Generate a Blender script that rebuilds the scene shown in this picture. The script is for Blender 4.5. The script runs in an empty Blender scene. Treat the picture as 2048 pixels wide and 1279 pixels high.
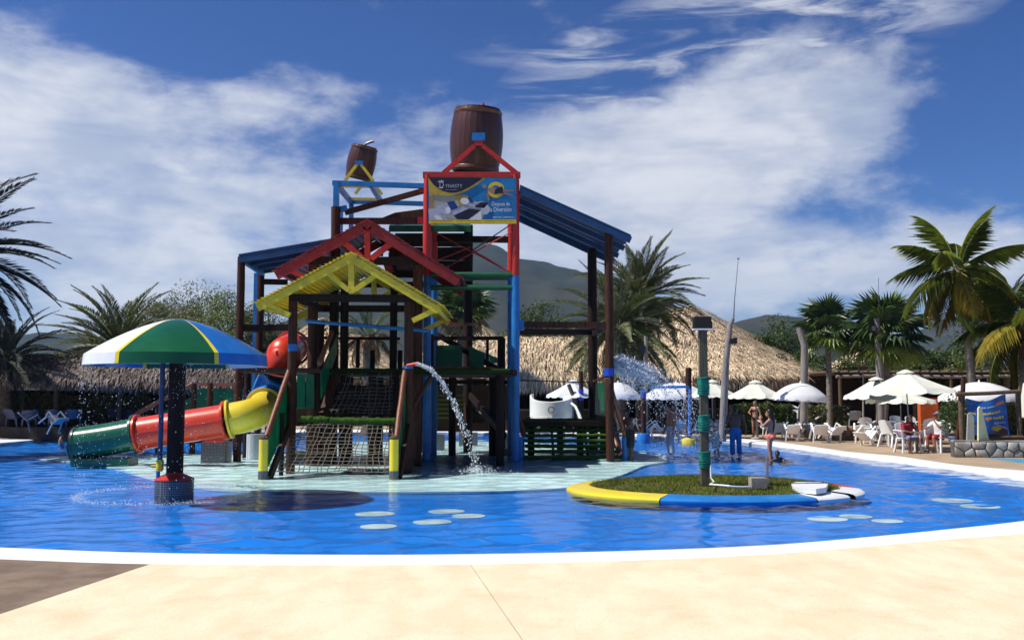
import bpy, bmesh, math, random
from mathutils import Vector, Matrix, noise as mnoise
R = math.radians
random.seed(11)
sc = bpy.context.scene
COL = sc.collection

# ------------------------------------------------------------------ camera
F, HOR, CX, CY, CAMH = 1900.0, 790.0, 1024.0, 639.5, 2.0     # focal length and horizon in photo pixels, eye height in metres
TH = math.atan((HOR - CY) / F)
cam = bpy.data.cameras.new('camera'); camo = bpy.data.objects.new('camera', cam); COL.objects.link(camo)
cam.sensor_width = 36; cam.lens = F / 2048 * 36; cam.clip_start = .1; cam.clip_end = 12000
camo.location = (0, 0, CAMH); camo.rotation_euler = (math.pi / 2 + TH, 0, 0)
sc.camera = camo

def RAY(px, py):
    v = (CY - py) / F
    return Vector(((px - CX) / F, math.cos(TH) - v * math.sin(TH), math.sin(TH) + v * math.cos(TH)))
def W(px, py, d):
    r = RAY(px, py); t = d / r.y
    return Vector((r.x * t, d, CAMH + r.z * t))
def G(px, py, z=0.0):
    r = RAY(px, py); t = (z - CAMH) / r.z
    return Vector((r.x * t, r.y * t, z))
def ppm(d): return F / d

# ------------------------------------------------------------------ sun, sky, exposure
SUN_AZ, SUN_EL = R(-99), R(53)          # azimuth from +Y towards +X, elevation
sdir = Vector((math.sin(SUN_AZ) * math.cos(SUN_EL), math.cos(SUN_AZ) * math.cos(SUN_EL), math.sin(SUN_EL)))
sl = bpy.data.lights.new('sun', 'SUN'); sl.energy = 5.0; sl.angle = R(.53); sl.color = (1, .95, .87)
so = bpy.data.objects.new('sun', sl); COL.objects.link(so)
so.rotation_euler = sdir.to_track_quat('Z', 'Y').to_euler(); so.location = (-40, 0, 60)

sc.view_settings.view_transform = 'Standard'; sc.view_settings.look = 'None'
sc.view_settings.exposure = 0.32; sc.view_settings.gamma = 1.0; sc.view_settings.use_curve_mapping = False
sc.cycles.use_denoising = True
sc.cycles.max_bounces = 8; sc.cycles.transparent_max_bounces = 24; sc.cycles.diffuse_bounces = 3
sc.cycles.glossy_bounces = 3; sc.cycles.transmission_bounces = 4; sc.cycles.caustics_reflective = False; sc.cycles.caustics_refractive = False
sc.cycles.sample_clamp_indirect = 4

class NT:
    """small helper round a node tree"""
    def __init__(s, nt): s.nt = nt; s.nt.nodes.clear()
    def n(s, t, **k):
        nd = s.nt.nodes.new(t)
        for a, b in k.items(): setattr(nd, a, b)
        return nd
    def l(s, a, b): s.nt.links.new(a, b)
    def put(s, sock, v):
        if isinstance(v, bpy.types.NodeSocket): s.l(v, sock)
        else: sock.default_value = v
    def m(s, op, a, b=0.0, c=None, clamp=False):
        nd = s.n('ShaderNodeMath', operation=op, use_clamp=clamp)
        s.put(nd.inputs[0], a); s.put(nd.inputs[1], b)
        if c is not None: s.put(nd.inputs[2], c)
        return nd.outputs[0]
    def mixc(s, f, a, b, blend='MIX'):
        nd = s.n('ShaderNodeMix', data_type='RGBA', blend_type=blend)
        s.put(nd.inputs[0], f)
        for i, v in ((6, a), (7, b)):
            if not isinstance(v, bpy.types.NodeSocket) and len(v) == 3: v = (*v, 1)
            s.put(nd.inputs[i], v)
        return nd.outputs[2]
    def rng(s, v, a, b, c=0.0, d=1.0, smooth=True):
        nd = s.n('ShaderNodeMapRange', interpolation_type='SMOOTHSTEP' if smooth else 'LINEAR')
        s.put(nd.inputs[0], v)
        for i, x in ((1, a), (2, b), (3, c), (4, d)): s.put(nd.inputs[i], x)
        return nd.outputs[0]
    def noise(s, vec, scale, detail=4, rough=.55, dist=0):
        nd = s.n('ShaderNodeTexNoise'); s.put(nd.inputs['Vector'], vec)
        nd.inputs['Scale'].default_value = scale; nd.inputs['Detail'].default_value = detail
        nd.inputs['Roughness'].default_value = rough; nd.inputs['Distortion'].default_value = dist
        return nd.outputs[0]
    def mapping(s, vec, loc=(0, 0, 0), rot=(0, 0, 0), scale=(1, 1, 1), kind='POINT'):
        nd = s.n('ShaderNodeMapping', vector_type=kind); s.put(nd.inputs[0], vec)
        nd.inputs[1].default_value = loc; nd.inputs[2].default_value = rot; nd.inputs[3].default_value = scale
        return nd.outputs[0]

def make_world():
    w = bpy.data.worlds.new('World'); sc.world = w; w.use_nodes = True; w.cycles.sampling_method = 'MANUAL'; w.cycles.sample_map_resolution = 512
    t = NT(w.node_tree)
    sky = t.n('ShaderNodeTexSky', sky_type='NISHITA'); sky.sun_disc = False
    sky.sun_elevation = SUN_EL; sky.sun_rotation = SUN_AZ
    sky.altitude = 0; sky.air_density = 1.0; sky.dust_density = .35; sky.ozone_density = 2.5
    gm = t.n('ShaderNodeGamma'); t.l(sky.outputs[0], gm.inputs[0]); gm.inputs[1].default_value = 1.28
    skyc = t.mixc(1.0, gm.outputs[0], (.215, .385, .66), 'MULTIPLY')
    tc = t.n('ShaderNodeTexCoord'); d = tc.outputs['Generated']
    nm = t.n('ShaderNodeVectorMath', operation='NORMALIZE'); t.l(d, nm.inputs[0]); d = nm.outputs[0]
    sp = t.n('ShaderNodeSeparateXYZ'); t.l(d, sp.inputs[0]); x, y, z = sp.outputs
    az = t.m('ARCTAN2', x, y); el = t.m('ARCSINE', z)
    ae = t.n('ShaderNodeCombineXYZ'); t.l(az, ae.inputs[0]); t.l(el, ae.inputs[1]); A = ae.outputs[0]
    dn = t.mapping(d, scale=(1, 1, 2.1))
    n1 = t.noise(dn, 4.6, 7, .62, .15)
    n2 = t.noise(t.mapping(d, loc=(3, 1, 7), scale=(1, 1, 2.2)), 13, 5, .64, .25)
    wisp = t.noise(t.mapping(A, rot=(0, 0, R(-14)), scale=(1.0, 5.5, 1)), 7, 5, .6, .5)
    base = t.m('MULTIPLY_ADD', t.noise(dn, 1.7, 1, .5), 3.0, -1.75)
    def blob(px, py, rx, ry, rot, k):   # soft patch of weight k in direction space
        r = RAY(px, py).normalized(); u, v = math.atan2(r.x, r.y), math.asin(r.z)
        g = t.n('ShaderNodeTexGradient', gradient_type='SPHERICAL')
        t.l(t.mapping(A, (u, v, 0), (0, 0, R(rot)), (rx / F, ry / F, 1), 'TEXTURE'), g.inputs[0])
        return t.m('MULTIPLY', t.m('POWER', g.outputs[1], .7), k)
    blobs = [  # photo pixel centre, radii, rotation, weight : where the clouds hang
        (330, 420, 640, 270, -4, 1.45), (90, 190, 210, 170, 10, 1.25), (560, 190, 260, 75, 12, .75), (60, 430, 170, 110, 0, .6),
        (1000, 400, 420, 210, 8, 1.1), (1400, 340, 560, 230, 14, 1.35), (1600, 230, 420, 170, 18, .55), (1180, 560, 420, 130, 0, .7),
        (1470, 545, 160, 130, 0, 1.0), (1890, 470, 280, 140, 0, 1.15), (1700, 560, 380, 130, 0, .8), (400, 620, 700, 150, 0, .75), (2060, 520, 200, 160, 0, .3),
        (700, 60, 420, 150, 0, -.5), (400, 60, 300, 60, 8, -.5), (1960, 230, 170, 240, 0, -.9), (1640, 425, 200, 55, -18, -.5), (1100, 170, 260, 75, 12, -.5)]
    tot = None
    for b in blobs:
        v = blob(*b); tot = v if tot is None else t.m('ADD', tot, v)
    infr = t.rng(blob(1024, 560, 2100, 1150, 0, 1.0), .05, .5)
    lay = t.mixc(infr, base, tot)
    dens = t.m('ADD', t.m('ADD', lay, t.m('MULTIPLY_ADD', n1, 3.4, -1.95)), t.m('MULTIPLY_ADD', n2, 1.5, -.8))
    cov = t.m('MULTIPLY', t.rng(dens, -.2, 1.25), t.rng(wisp, .2, .62, .72, 1.0))
    # thin streaks high up
    st = t.m('MULTIPLY', t.rng(wisp, .44, .72), t.m('ADD', blob(1520, 70, 560, 150, 12, 1.5), blob(1150, 90, 260, 45, 3, .6), clamp=True))
    cov = t.m('MAXIMUM', cov, t.m('MULTIPLY', st, .8))
    low = t.rng(el, .0, .19, .5, 0)                      # milky air low over the hills
    cov = t.m('MAXIMUM', cov, t.m('MULTIPLY', low, t.rng(az, -.1, .45, 1.0, .7)))
    cov = t.m('MULTIPLY', cov, .9)
    sh = t.m('MULTIPLY', t.rng(t.noise(t.mapping(d, loc=(-.05, 0, .06), scale=(1, 1, 2.6)), 6.0, 4, .6, .3), .36, .66), t.rng(dens, .1, .95))
    cc = t.mixc(sh, (9.9, 10.1, 10.6), (6.0, 6.7, 8.3))
    fin = t.mixc(cov, skyc, cc)
    bg = t.n('ShaderNodeBackground'); t.l(fin, bg.inputs[0]); bg.inputs[1].default_value = .07
    out = t.n('ShaderNodeOutputWorld'); t.l(bg.outputs[0], out.inputs[0])
make_world()

# ------------------------------------------------------------------ materials
MATS = {}
def pmat(name, c1, c2=None, scale=4.0, rough=.55, bump=0.0, bscale=30.0, stretch=(1, 1, 1), spec=.4, metal=0.0, island=0.0,
         objrand=0.0, lo=.35, hi=.65, detail=5, trans=0.0, coat=0.0, dirt=None, dscale=1.3, damt=.5, grain=0.0, gscale=70.0):
    m = bpy.data.materials.new(name); m.use_nodes = True; t = NT(m.node_tree); MATS[name] = m
    b = t.n('ShaderNodeBsdfPrincipled'); o = t.n('ShaderNodeOutputMaterial')
    tc = t.n('ShaderNodeTexCoord'); v = t.mapping(tc.outputs['Object'], scale=stretch)
    if c2 is None: c2 = tuple(x * .72 for x in c1)
    nz = t.noise(v, scale, detail, .6)
    col = t.mixc(t.rng(nz, lo, hi), (*c1, 1), (*c2, 1))
    if dirt:
        col = t.mixc(t.m('MULTIPLY', t.rng(t.noise(tc.outputs['Object'], dscale, 6, .65), .5, .7), damt), col, (*dirt, 1))
    if grain:
        gn = t.noise(tc.outputs['Object'], gscale, 3, .7); f = t.m('MULTIPLY_ADD', gn, 2 * grain, 1 - grain)
        cm = t.n('ShaderNodeCombineXYZ'); [t.l(f, i) for i in cm.inputs]
        col = t.mixc(1.0, col, cm.outputs[0], 'MULTIPLY')
    if island:
        g = t.n('ShaderNodeNewGeometry'); f = t.m('MULTIPLY_ADD', g.outputs['Random Per Island'], 2 * island, 1 - island)
        cm = t.n('ShaderNodeCombineXYZ'); [t.l(f, i) for i in cm.inputs]
        col = t.mixc(1.0, col, cm.outputs[0], 'MULTIPLY')
    if objrand:
        g = t.n('ShaderNodeObjectInfo'); f = t.m('MULTIPLY_ADD', g.outputs['Random'], 2 * objrand, 1 - objrand)
        cm = t.n('ShaderNodeCombineXYZ'); [t.l(f, i) for i in cm.inputs]
        col = t.mixc(1.0, col, cm.outputs[0], 'MULTIPLY')
    t.l(col, b.inputs['Base Color'])
    b.inputs['Roughness'].default_value = rough; b.inputs['Specular IOR Level'].default_value = spec; b.inputs['Metallic'].default_value = metal
    if coat: b.inputs['Coat Weight'].default_value = coat; b.inputs['Coat Roughness'].default_value = .12
    if bump:
        bp = t.n('ShaderNodeBump'); bp.inputs['Strength'].default_value = bump; bp.inputs['Distance'].default_value = .02
        t.l(t.noise(v, bscale, 4, .6), bp.inputs['Height']); t.l(bp.outputs[0], b.inputs['Normal'])
    if trans:
        tr = t.n('ShaderNodeBsdfTranslucent'); t.l(col, tr.inputs[0]); mx = t.n('ShaderNodeMixShader'); mx.inputs[0].default_value = trans
        t.l(b.outputs[0], mx.inputs[1]); t.l(tr.outputs[0], mx.inputs[2]); t.l(mx.outputs[0], o.inputs[0])
    else: t.l(b.outputs[0], o.inputs[0])
    return m

def mosaic(name, ca, cb, grout, s=28.0):
    m = bpy.data.materials.new(name); m.use_nodes = True; t = NT(m.node_tree); MATS[name] = m
    b = t.n('ShaderNodeBsdfPrincipled'); o = t.n('ShaderNodeOutputMaterial'); tc = t.n('ShaderNodeTexCoord')
    br = t.n('ShaderNodeTexBrick'); br.offset = 0; br.inputs['Scale'].default_value = s
    sp = t.n('ShaderNodeSeparateXYZ'); t.l(tc.outputs['Object'], sp.inputs[0])
    cm = t.n('ShaderNodeCombineXYZ'); t.l(t.m('ADD', sp.outputs[0], sp.outputs[1]), cm.inputs[0]); t.l(sp.outputs[2], cm.inputs[1])
    t.l(cm.outputs[0], br.inputs[0])
    for i, c in (('Color1', ca), ('Color2', cb), ('Mortar', grout)): br.inputs[i].default_value = (*c, 1)
    br.inputs['Brick Width'].default_value = 1; br.inputs['Row Height'].default_value = 1; br.inputs['Mortar Size'].default_value = .1
    t.l(br.outputs[0], b.inputs['Base Color']); b.inputs['Roughness'].default_value = .3
    bp = t.n('ShaderNodeBump'); bp.inputs['Strength'].default_value = .5; bp.inputs['Distance'].default_value = .004; bp.invert = True
    t.l(br.outputs['Fac'], bp.inputs['Height']); t.l(bp.outputs[0], b.inputs['Normal']); t.l(b.outputs[0], o.inputs[0])

def water_mat():
    m = bpy.data.materials.new('pool_water'); m.use_nodes = True; t = NT(m.node_tree); MATS['water'] = m
    o = t.n('ShaderNodeOutputMaterial'); tc = t.n('ShaderNodeTexCoord'); v = tc.outputs['Object']
    h = t.noise(t.mapping(v, rot=(0, 0, -.5), scale=(1, 1.3, 1)), 9.0, 3, .55, .5)
    bp = t.n('ShaderNodeBump'); bp.inputs['Strength'].default_value = .5; bp.inputs['Distance'].default_value = .012; t.l(h, bp.inputs['Height'])
    fr = t.n('ShaderNodeFresnel'); fr.inputs[0].default_value = 1.33; t.l(bp.outputs[0], fr.inputs[1])
    tr = t.n('ShaderNodeBsdfTransparent'); tr.inputs[0].default_value = (.95, .985, 1, 1)
    gl = t.n('ShaderNodeBsdfGlossy'); gl.inputs['Roughness'].default_value = .05; t.l(bp.outputs[0], gl.inputs['Normal'])
    mx = t.n('ShaderNodeMixShader'); t.l(t.m('MULTIPLY', fr.outputs[0], .9), mx.inputs[0]); t.l(tr.outputs[0], mx.inputs[1]); t.l(gl.outputs[0], mx.inputs[2])
    t.l(mx.outputs[0], o.inputs[0])

def spray_mat():
    m = bpy.data.materials.new('water_spray'); m.use_nodes = True; t = NT(m.node_tree); MATS['spray'] = m
    o = t.n('ShaderNodeOutputMaterial'); b = t.n('ShaderNodeBsdfPrincipled'); b.inputs['Base Color'].default_value = (.95, .97, 1, 1)
    b.inputs['Roughness'].default_value = .12; tl = t.n('ShaderNodeBsdfTranslucent'); tl.inputs[0].default_value = (.95, .97, 1, 1)
    mx = t.n('ShaderNodeMixShader'); mx.inputs[0].default_value = .5; t.l(b.outputs[0], mx.inputs[1]); t.l(tl.outputs[0], mx.inputs[2])
    t.l(mx.outputs[0], o.inputs[0])

water_mat(); spray_mat()
pmat('deck_cream', (.75, .65, .46), (.69, .58, .385), 2.6, .85, .25, 220, stretch=(1, .45, 1), spec=.15, dirt=(.56, .43, .25), dscale=1.7, damt=.34, detail=12, grain=.24, gscale=34)
pmat('deck_brown', (.235, .175, .125), (.165, .12, .088), 2.2, .85, .3, 60, spec=.15, detail=9, grain=.24, gscale=34)
pmat('deck_tan', (.40, .30, .20), (.33, .245, .165), .8, .85, .2, 60, spec=.15, dirt=(.22, .16, .1), dscale=.35, damt=.6, detail=8, grain=.24, gscale=34)
pmat('terrace_shaded', (.075, .055, .042), (.045, .034, .027), 1.5, .9, .3, 30, spec=.1)  # brown concrete darkened, the front wall's shade put into its colour
pmat('soil', (.17, .14, .08), (.09, .10, .045), .15, .95, .3, 10, spec=.1)
pmat('rim_white', (.80, .80, .80), (.72, .72, .72), .9, .55, .1, 60, spec=.3, dirt=(.6, .58, .52), dscale=.8, damt=.35, grain=.14, gscale=20)
pmat('floor_blue', (.003, .215, .76), (.003, .19, .70), .35, .5, 0, dirt=(.003, .18, .66), dscale=.8, damt=.4)
pmat('floor_aqua', (.70, .94, .95), (.62, .87, .89), .5, .5, 0, dirt=(.42, .74, .80), dscale=1.4, damt=.5)
pmat('spot_white', (.62, .74, .74), (.5, .66, .68), 3, .5)
pmat('lagoon', (.08, .36, .55), (.07, .30, .48), 1, .3)
pmat('wood_brown', (.080, .026, .012), (.030, .012, .006), 3, .6, .35, 9, stretch=(9, 9, .9), spec=.22, objrand=.3)
pmat('wood_dark', (.030, .013, .008), (.014, .007, .005), 3, .65, .35, 9, stretch=(9, 9, .9), spec=.18, objrand=.3)
pmat('wood_rail', (.27, .080, .028), (.15, .046, .018), 3, .4, .3, 9, stretch=(6, 6, 1.5), spec=.5, objrand=.15)
pmat('wood_grey', (.30, .27, .24), (.19, .165, .145), 3, .85, .4, 8, stretch=(8, 8, .8), spec=.2)
pmat('wood_log', (.15, .10, .065), (.08, .055, .035), 3, .85, .4, 8, stretch=(4, 4, 4), spec=.2)
pmat('pole_olive', (.115, .10, .068), (.075, .066, .045), 3, .8, .3, 9, stretch=(9, 9, .8), spec=.2)
pmat('yellow', (.74, .57, .030), (.66, .49, .028), 3, .42, .12, 14, stretch=(3, .6, 3), spec=.45, dirt=(.38, .28, .05), dscale=2.2, damt=.45, island=.06)
pmat('yellow_slide', (.78, .60, .03), (.72, .54, .03), 2, .28, 0, spec=.5, dirt=(.6, .48, .1), dscale=3, damt=.25)
pmat('red', (.56, .030, .020), (.46, .024, .018), 3, .42, .1, 14, spec=.45, dirt=(.16, .02, .018), dscale=2, damt=.4)
pmat('red_roof', (.27, .016, .018), (.19, .012, .014), 3, .5, .15, 14, stretch=(3, .6, 3), spec=.4, dirt=(.09, .012, .012), dscale=1.6, damt=.5)
pmat('red_slide', (.70, .050, .014), (.60, .04, .013), 2, .3, 0, spec=.5, dirt=(.42, .05, .03), dscale=2.5, damt=.3)
pmat('blue', (.016, .19, .52), (.014, .15, .42), 3, .4, .1, 14, spec=.45, dirt=(.01, .05, .14), dscale=2, damt=.35)
pmat('blue_roof', (0.009, 0.058, 0.162), (0.008, 0.044, 0.123), 3, .45, .12, 12, spec=.45, dirt=(.006, .03, .08), dscale=1.5, damt=.5)
pmat('blue_slide', (.03, .20, .55), (.025, .17, .48), 2, .25, 0, spec=.5)
pmat('blue_band', (.02, .075, .50), (.015, .06, .40), 3, .4)
pmat('green', (.018, .13, .05), (.014, .10, .04), 3, .4, .1, 12, spec=.45, dirt=(.012, .06, .025), dscale=2, damt=.4)
pmat('green_slide', (.015, .115, .055), (.012, .095, .045), 2, .22, 0, spec=.55)
pmat('green_panel', (.015, .24, .12), (.012, .19, .10), 2, .35, .05, 10, spec=.5, dirt=(.02, .06, .04), dscale=2, damt=.4, trans=.55)
pmat('turf', (.065, .135, .024), (.034, .08, .014), 40, .95, .9, 120, spec=.05, dirt=(.075, .075, .02), dscale=2.5, damt=.5)
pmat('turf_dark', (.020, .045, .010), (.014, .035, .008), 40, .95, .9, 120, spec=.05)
pmat('grass', (.165, .20, .030), (.10, .135, .022), 2.5, .9, 0, spec=.1, island=.35, dirt=(.17, .14, .045), dscale=1.1, damt=.6)
pmat('grass_soil', (.075, .08, .02), (.09, .075, .03), 3, .95, .5, 40, spec=.05)
pmat('rope', (.20, .165, .125), (.13, .105, .08), 12, .9, .4, 90, spec=.1)
pmat('rope_green', (.005, .21, .14), (.004, .15, .10), 10, .6, .3, 120, spec=.3)
pmat('barrel', (.085, .026, .014), (.050, .016, .010), 3, .33, .25, 7, stretch=(10, 10, .7), spec=.55, objrand=.18)
pmat('hoop', (.16, .06, .025), (.09, .035, .016), 3, .35, .2, 20, spec=.5)
pmat('white_plastic', (.80, .80, .79), (.74, .74, .73), 3, .35, 0, spec=.45)
pmat('chair_plastic', (.80, .80, .79), (.72, .72, .71), 3, .38, 0, spec=.45, objrand=.06)
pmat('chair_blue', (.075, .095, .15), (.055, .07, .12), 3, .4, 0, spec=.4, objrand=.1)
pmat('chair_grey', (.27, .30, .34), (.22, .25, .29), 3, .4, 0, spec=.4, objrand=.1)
pmat('canvas_white', (.80, .80, .80), (.76, .76, .77), 2, .85, .15, 60, spec=.1, trans=.22)
pmat('canvas_cream', (.80, .81, .69), (.75, .76, .64), 2, .85, .15, 60, spec=.1, trans=.22)
pmat('canvas_dark', (.05, .065, .065), (.04, .05, .05), 2, .85, .15, 60, spec=.1)
pmat('canvas_grey', (.36, .37, .37), (.30, .31, .31), 2, .85, .15, 60, spec=.1)
pmat('metal_grey', (.28, .28, .29), (.22, .22, .23), 3, .4, 0, spec=.5, metal=.6)
pmat('black', (.012, .012, .014), (.008, .008, .009), 5, .45, 0)
pmat('dome_white', (.84, .84, .84), (.78, .78, .79), 2, .22, 0, spec=.5, dirt=(.68, .68, .66), dscale=2, damt=.3)
pmat('dome_green', (.010, .105, .030), (.008, .085, .024), 2, .2, 0, spec=.5, dirt=(.01, .07, .03), dscale=1.5, damt=.35)
pmat('dome_blue', (.016, .16, .50), (.012, .125, .42), 2, .2, 0, spec=.5, dirt=(.015, .10, .36), dscale=1.5, damt=.35)
pmat('dome_yellow', (.78, .64, .03), (.7, .56, .03), 2, .25, 0, spec=.5)
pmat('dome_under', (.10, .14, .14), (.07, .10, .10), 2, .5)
pmat('thatch_sun', (.74, .59, .40), (.50, .375, .245), 1.2, .9, 0, spec=.1, island=.55)
pmat('thatch_shaded', (.22, .175, .145), (.10, .08, .066), 1.2, .9, 0, spec=.1, island=.55)  # darker copy of the straw, shade of the left roof in its colour
pmat('thatch_core', (.17, .115, .065), (.08, .055, .035), 2.5, .95, .8, 14, spec=.05)
pmat('thatch_dry', (.33, .21, .10), (.17, .10, .05), 2, .9, 0, spec=.1, island=.4)
pmat('stone', (.40, .37, .32), (.24, .22, .19), 3.5, .9, .6, 18, spec=.15, objrand=.38)
pmat('stone_red', (.27, .15, .09), (.14, .085, .06), 3.5, .9, .6, 18, spec=.15, objrand=.4)
pmat('mortar', (.14, .125, .105), (.09, .08, .07), 5, .95, .5, 30, spec=.1)
pmat('concrete', (.36, .32, .27), (.25, .22, .19), 4, .9, .4, 25, spec=.15)
pmat('orange_wall', (.56, .115, .03), (.44, .08, .022), 2.2, .85, .3, 25, spec=.15)
pmat('palm_green', (.135, .165, .045), (.075, .10, .03), 3, .5, 0, spec=.35, island=.3, objrand=.25, trans=.25)
pmat('palm_grey', (.185, .195, .085), (.105, .118, .052), 3, .5, 0, spec=.35, island=.3, objrand=.3, trans=.22)
pmat('palm_dark', (0.027, 0.034, 0.018), (0.016, 0.022, 0.013), 3, .5, 0, spec=.3, island=.3, objrand=.25, trans=.12)
pmat('coco_green', (.26, .30, .035), (.13, .18, .025), 1.6, .42, 0, spec=.4, island=.3, objrand=.3, trans=.3)
pmat('coco_yellow', (.42, .31, .040), (.22, .21, .03), 1.3, .5, 0, spec=.35, island=.3, objrand=.3, trans=.3)
pmat('fan_green', (.075, .125, .03), (.038, .07, .02), 2, .42, 0, spec=.4, island=.25, objrand=.3, trans=.25)
pmat('fan_bright', (.26, .34, .05), (.17, .24, .035), 2, .42, 0, spec=.4, island=.25, trans=.3)
pmat('palm_bark', (.17, .135, .10), (.085, .066, .05), 3, .95, .8, 7, stretch=(1.5, 1.5, 6), spec=.1)
pmat('palm_bark_grey', (.27, .235, .19), (.15, .13, .105), 3, .95, .7, 5, stretch=(1, 1, 7), spec=.1)
pmat('leaf', (0.074, 0.121, 0.027), (0.038, 0.068, 0.016), 1.2, .55, 0, spec=.3, island=.45, trans=.25)
pmat('leaf_light', (0.180, 0.225, 0.053), (0.105, 0.143, 0.033), 1.0, .55, 0, spec=.3, island=.4, trans=.3)
pmat('leaf_olive', (0.168, 0.184, 0.072), (0.096, 0.112, 0.045), 1.0, .55, 0, spec=.3, island=.45, trans=.28)
pmat('bark', (.13, .10, .075), (.07, .055, .04), 5, .95, .6, 12, spec=.1)
pmat('hill', (.022, .030, .020), (.040, .040, .028), .012, .95, 0, spec=.05, detail=10, lo=.4, hi=.62)
pmat('skin_tan', (.42, .19, .11), (.36, .16, .09), 6, .45, 0, spec=.4)
pmat('skin_dark', (.115, .052, .034), (.09, .04, .027), 6, .42, 0, spec=.4)
pmat('skin_light', (.44, .24, .16), (.39, .21, .14), 6, .45, 0, spec=.4)
pmat('hair', (.014, .010, .008), (.008, .006, .005), 20, .4, 0, spec=.4)
pmat('cloth_grey', (.47, .51, .58), (.40, .44, .51), 8, .85)
pmat('cloth_blue', (.02, .16, .40), (.016, .12, .32), 8, .8)
pmat('cloth_coral', (.90, .20, .13), (.82, .16, .11), 8, .8)
pmat('cloth_black', (.02, .02, .024), (.014, .014, .016), 8, .8)
pmat('cloth_white', (.74, .74, .75), (.66, .66, .68), 8, .85)
pmat('cloth_red', (.30, .02, .03), (.22, .016, .025), 8, .85)
pmat('cloth_print', (.55, .58, .46), (.16, .22, .14), 22, .85, lo=.45, hi=.55)
pmat('cloth_denim', (.19, .21, .30), (.15, .17, .24), 8, .85)
pmat('print_navy', (.010, .010, .035), (.008, .008, .028), 2, .5)
pmat('print_gold', (.50, .36, .045), (.40, .28, .035), 4, .5)
pmat('print_blue', (0.008, 0.128, 0.336), (0.012, 0.208, 0.448), 2.2, .5, lo=.3, hi=.7)
pmat('print_yellow', (.72, .53, .03), (.64, .46, .03), 3, .5)
pmat('print_cream', (0.390, 0.413, 0.338), (0.315, 0.330, 0.270), 3, .5)
pmat('print_tan', (.36, .25, .12), (.28, .19, .09), 3, .5)
pmat('print_sheet', (0.448, 0.480, 0.592), (0.336, 0.376, 0.504), 4, .5)
pmat('print_white', (0.714, 0.722, 0.731), (0.680, 0.680, 0.697), 3, .5)
pmat('print_royal', (.012, .045, .24), (.010, .03, .16), 3, .5)
pmat('print_skin', (.34, .20, .14), (.26, .15, .10), 3, .5)
pmat('print_silver', (.46, .48, .56), (.4, .42, .5), 3, .5)
pmat('print_deep', (.010, .07, .27), (.012, .13, .42), 3.5, .5)
pmat('print_orange', (.62, .20, .08), (.5, .15, .06), 3, .5)
pmat('print_yellow_pale', (.80, .76, .42), (.74, .70, .38), 3, .5)
mosaic('tile_dark', (.050, .056, .075), (.026, .03, .045), (.20, .20, .21), 22)
mosaic('tile_white', (.60, .63, .66), (.48, .52, .57), (.30, .31, .33))
M = MATS

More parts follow.
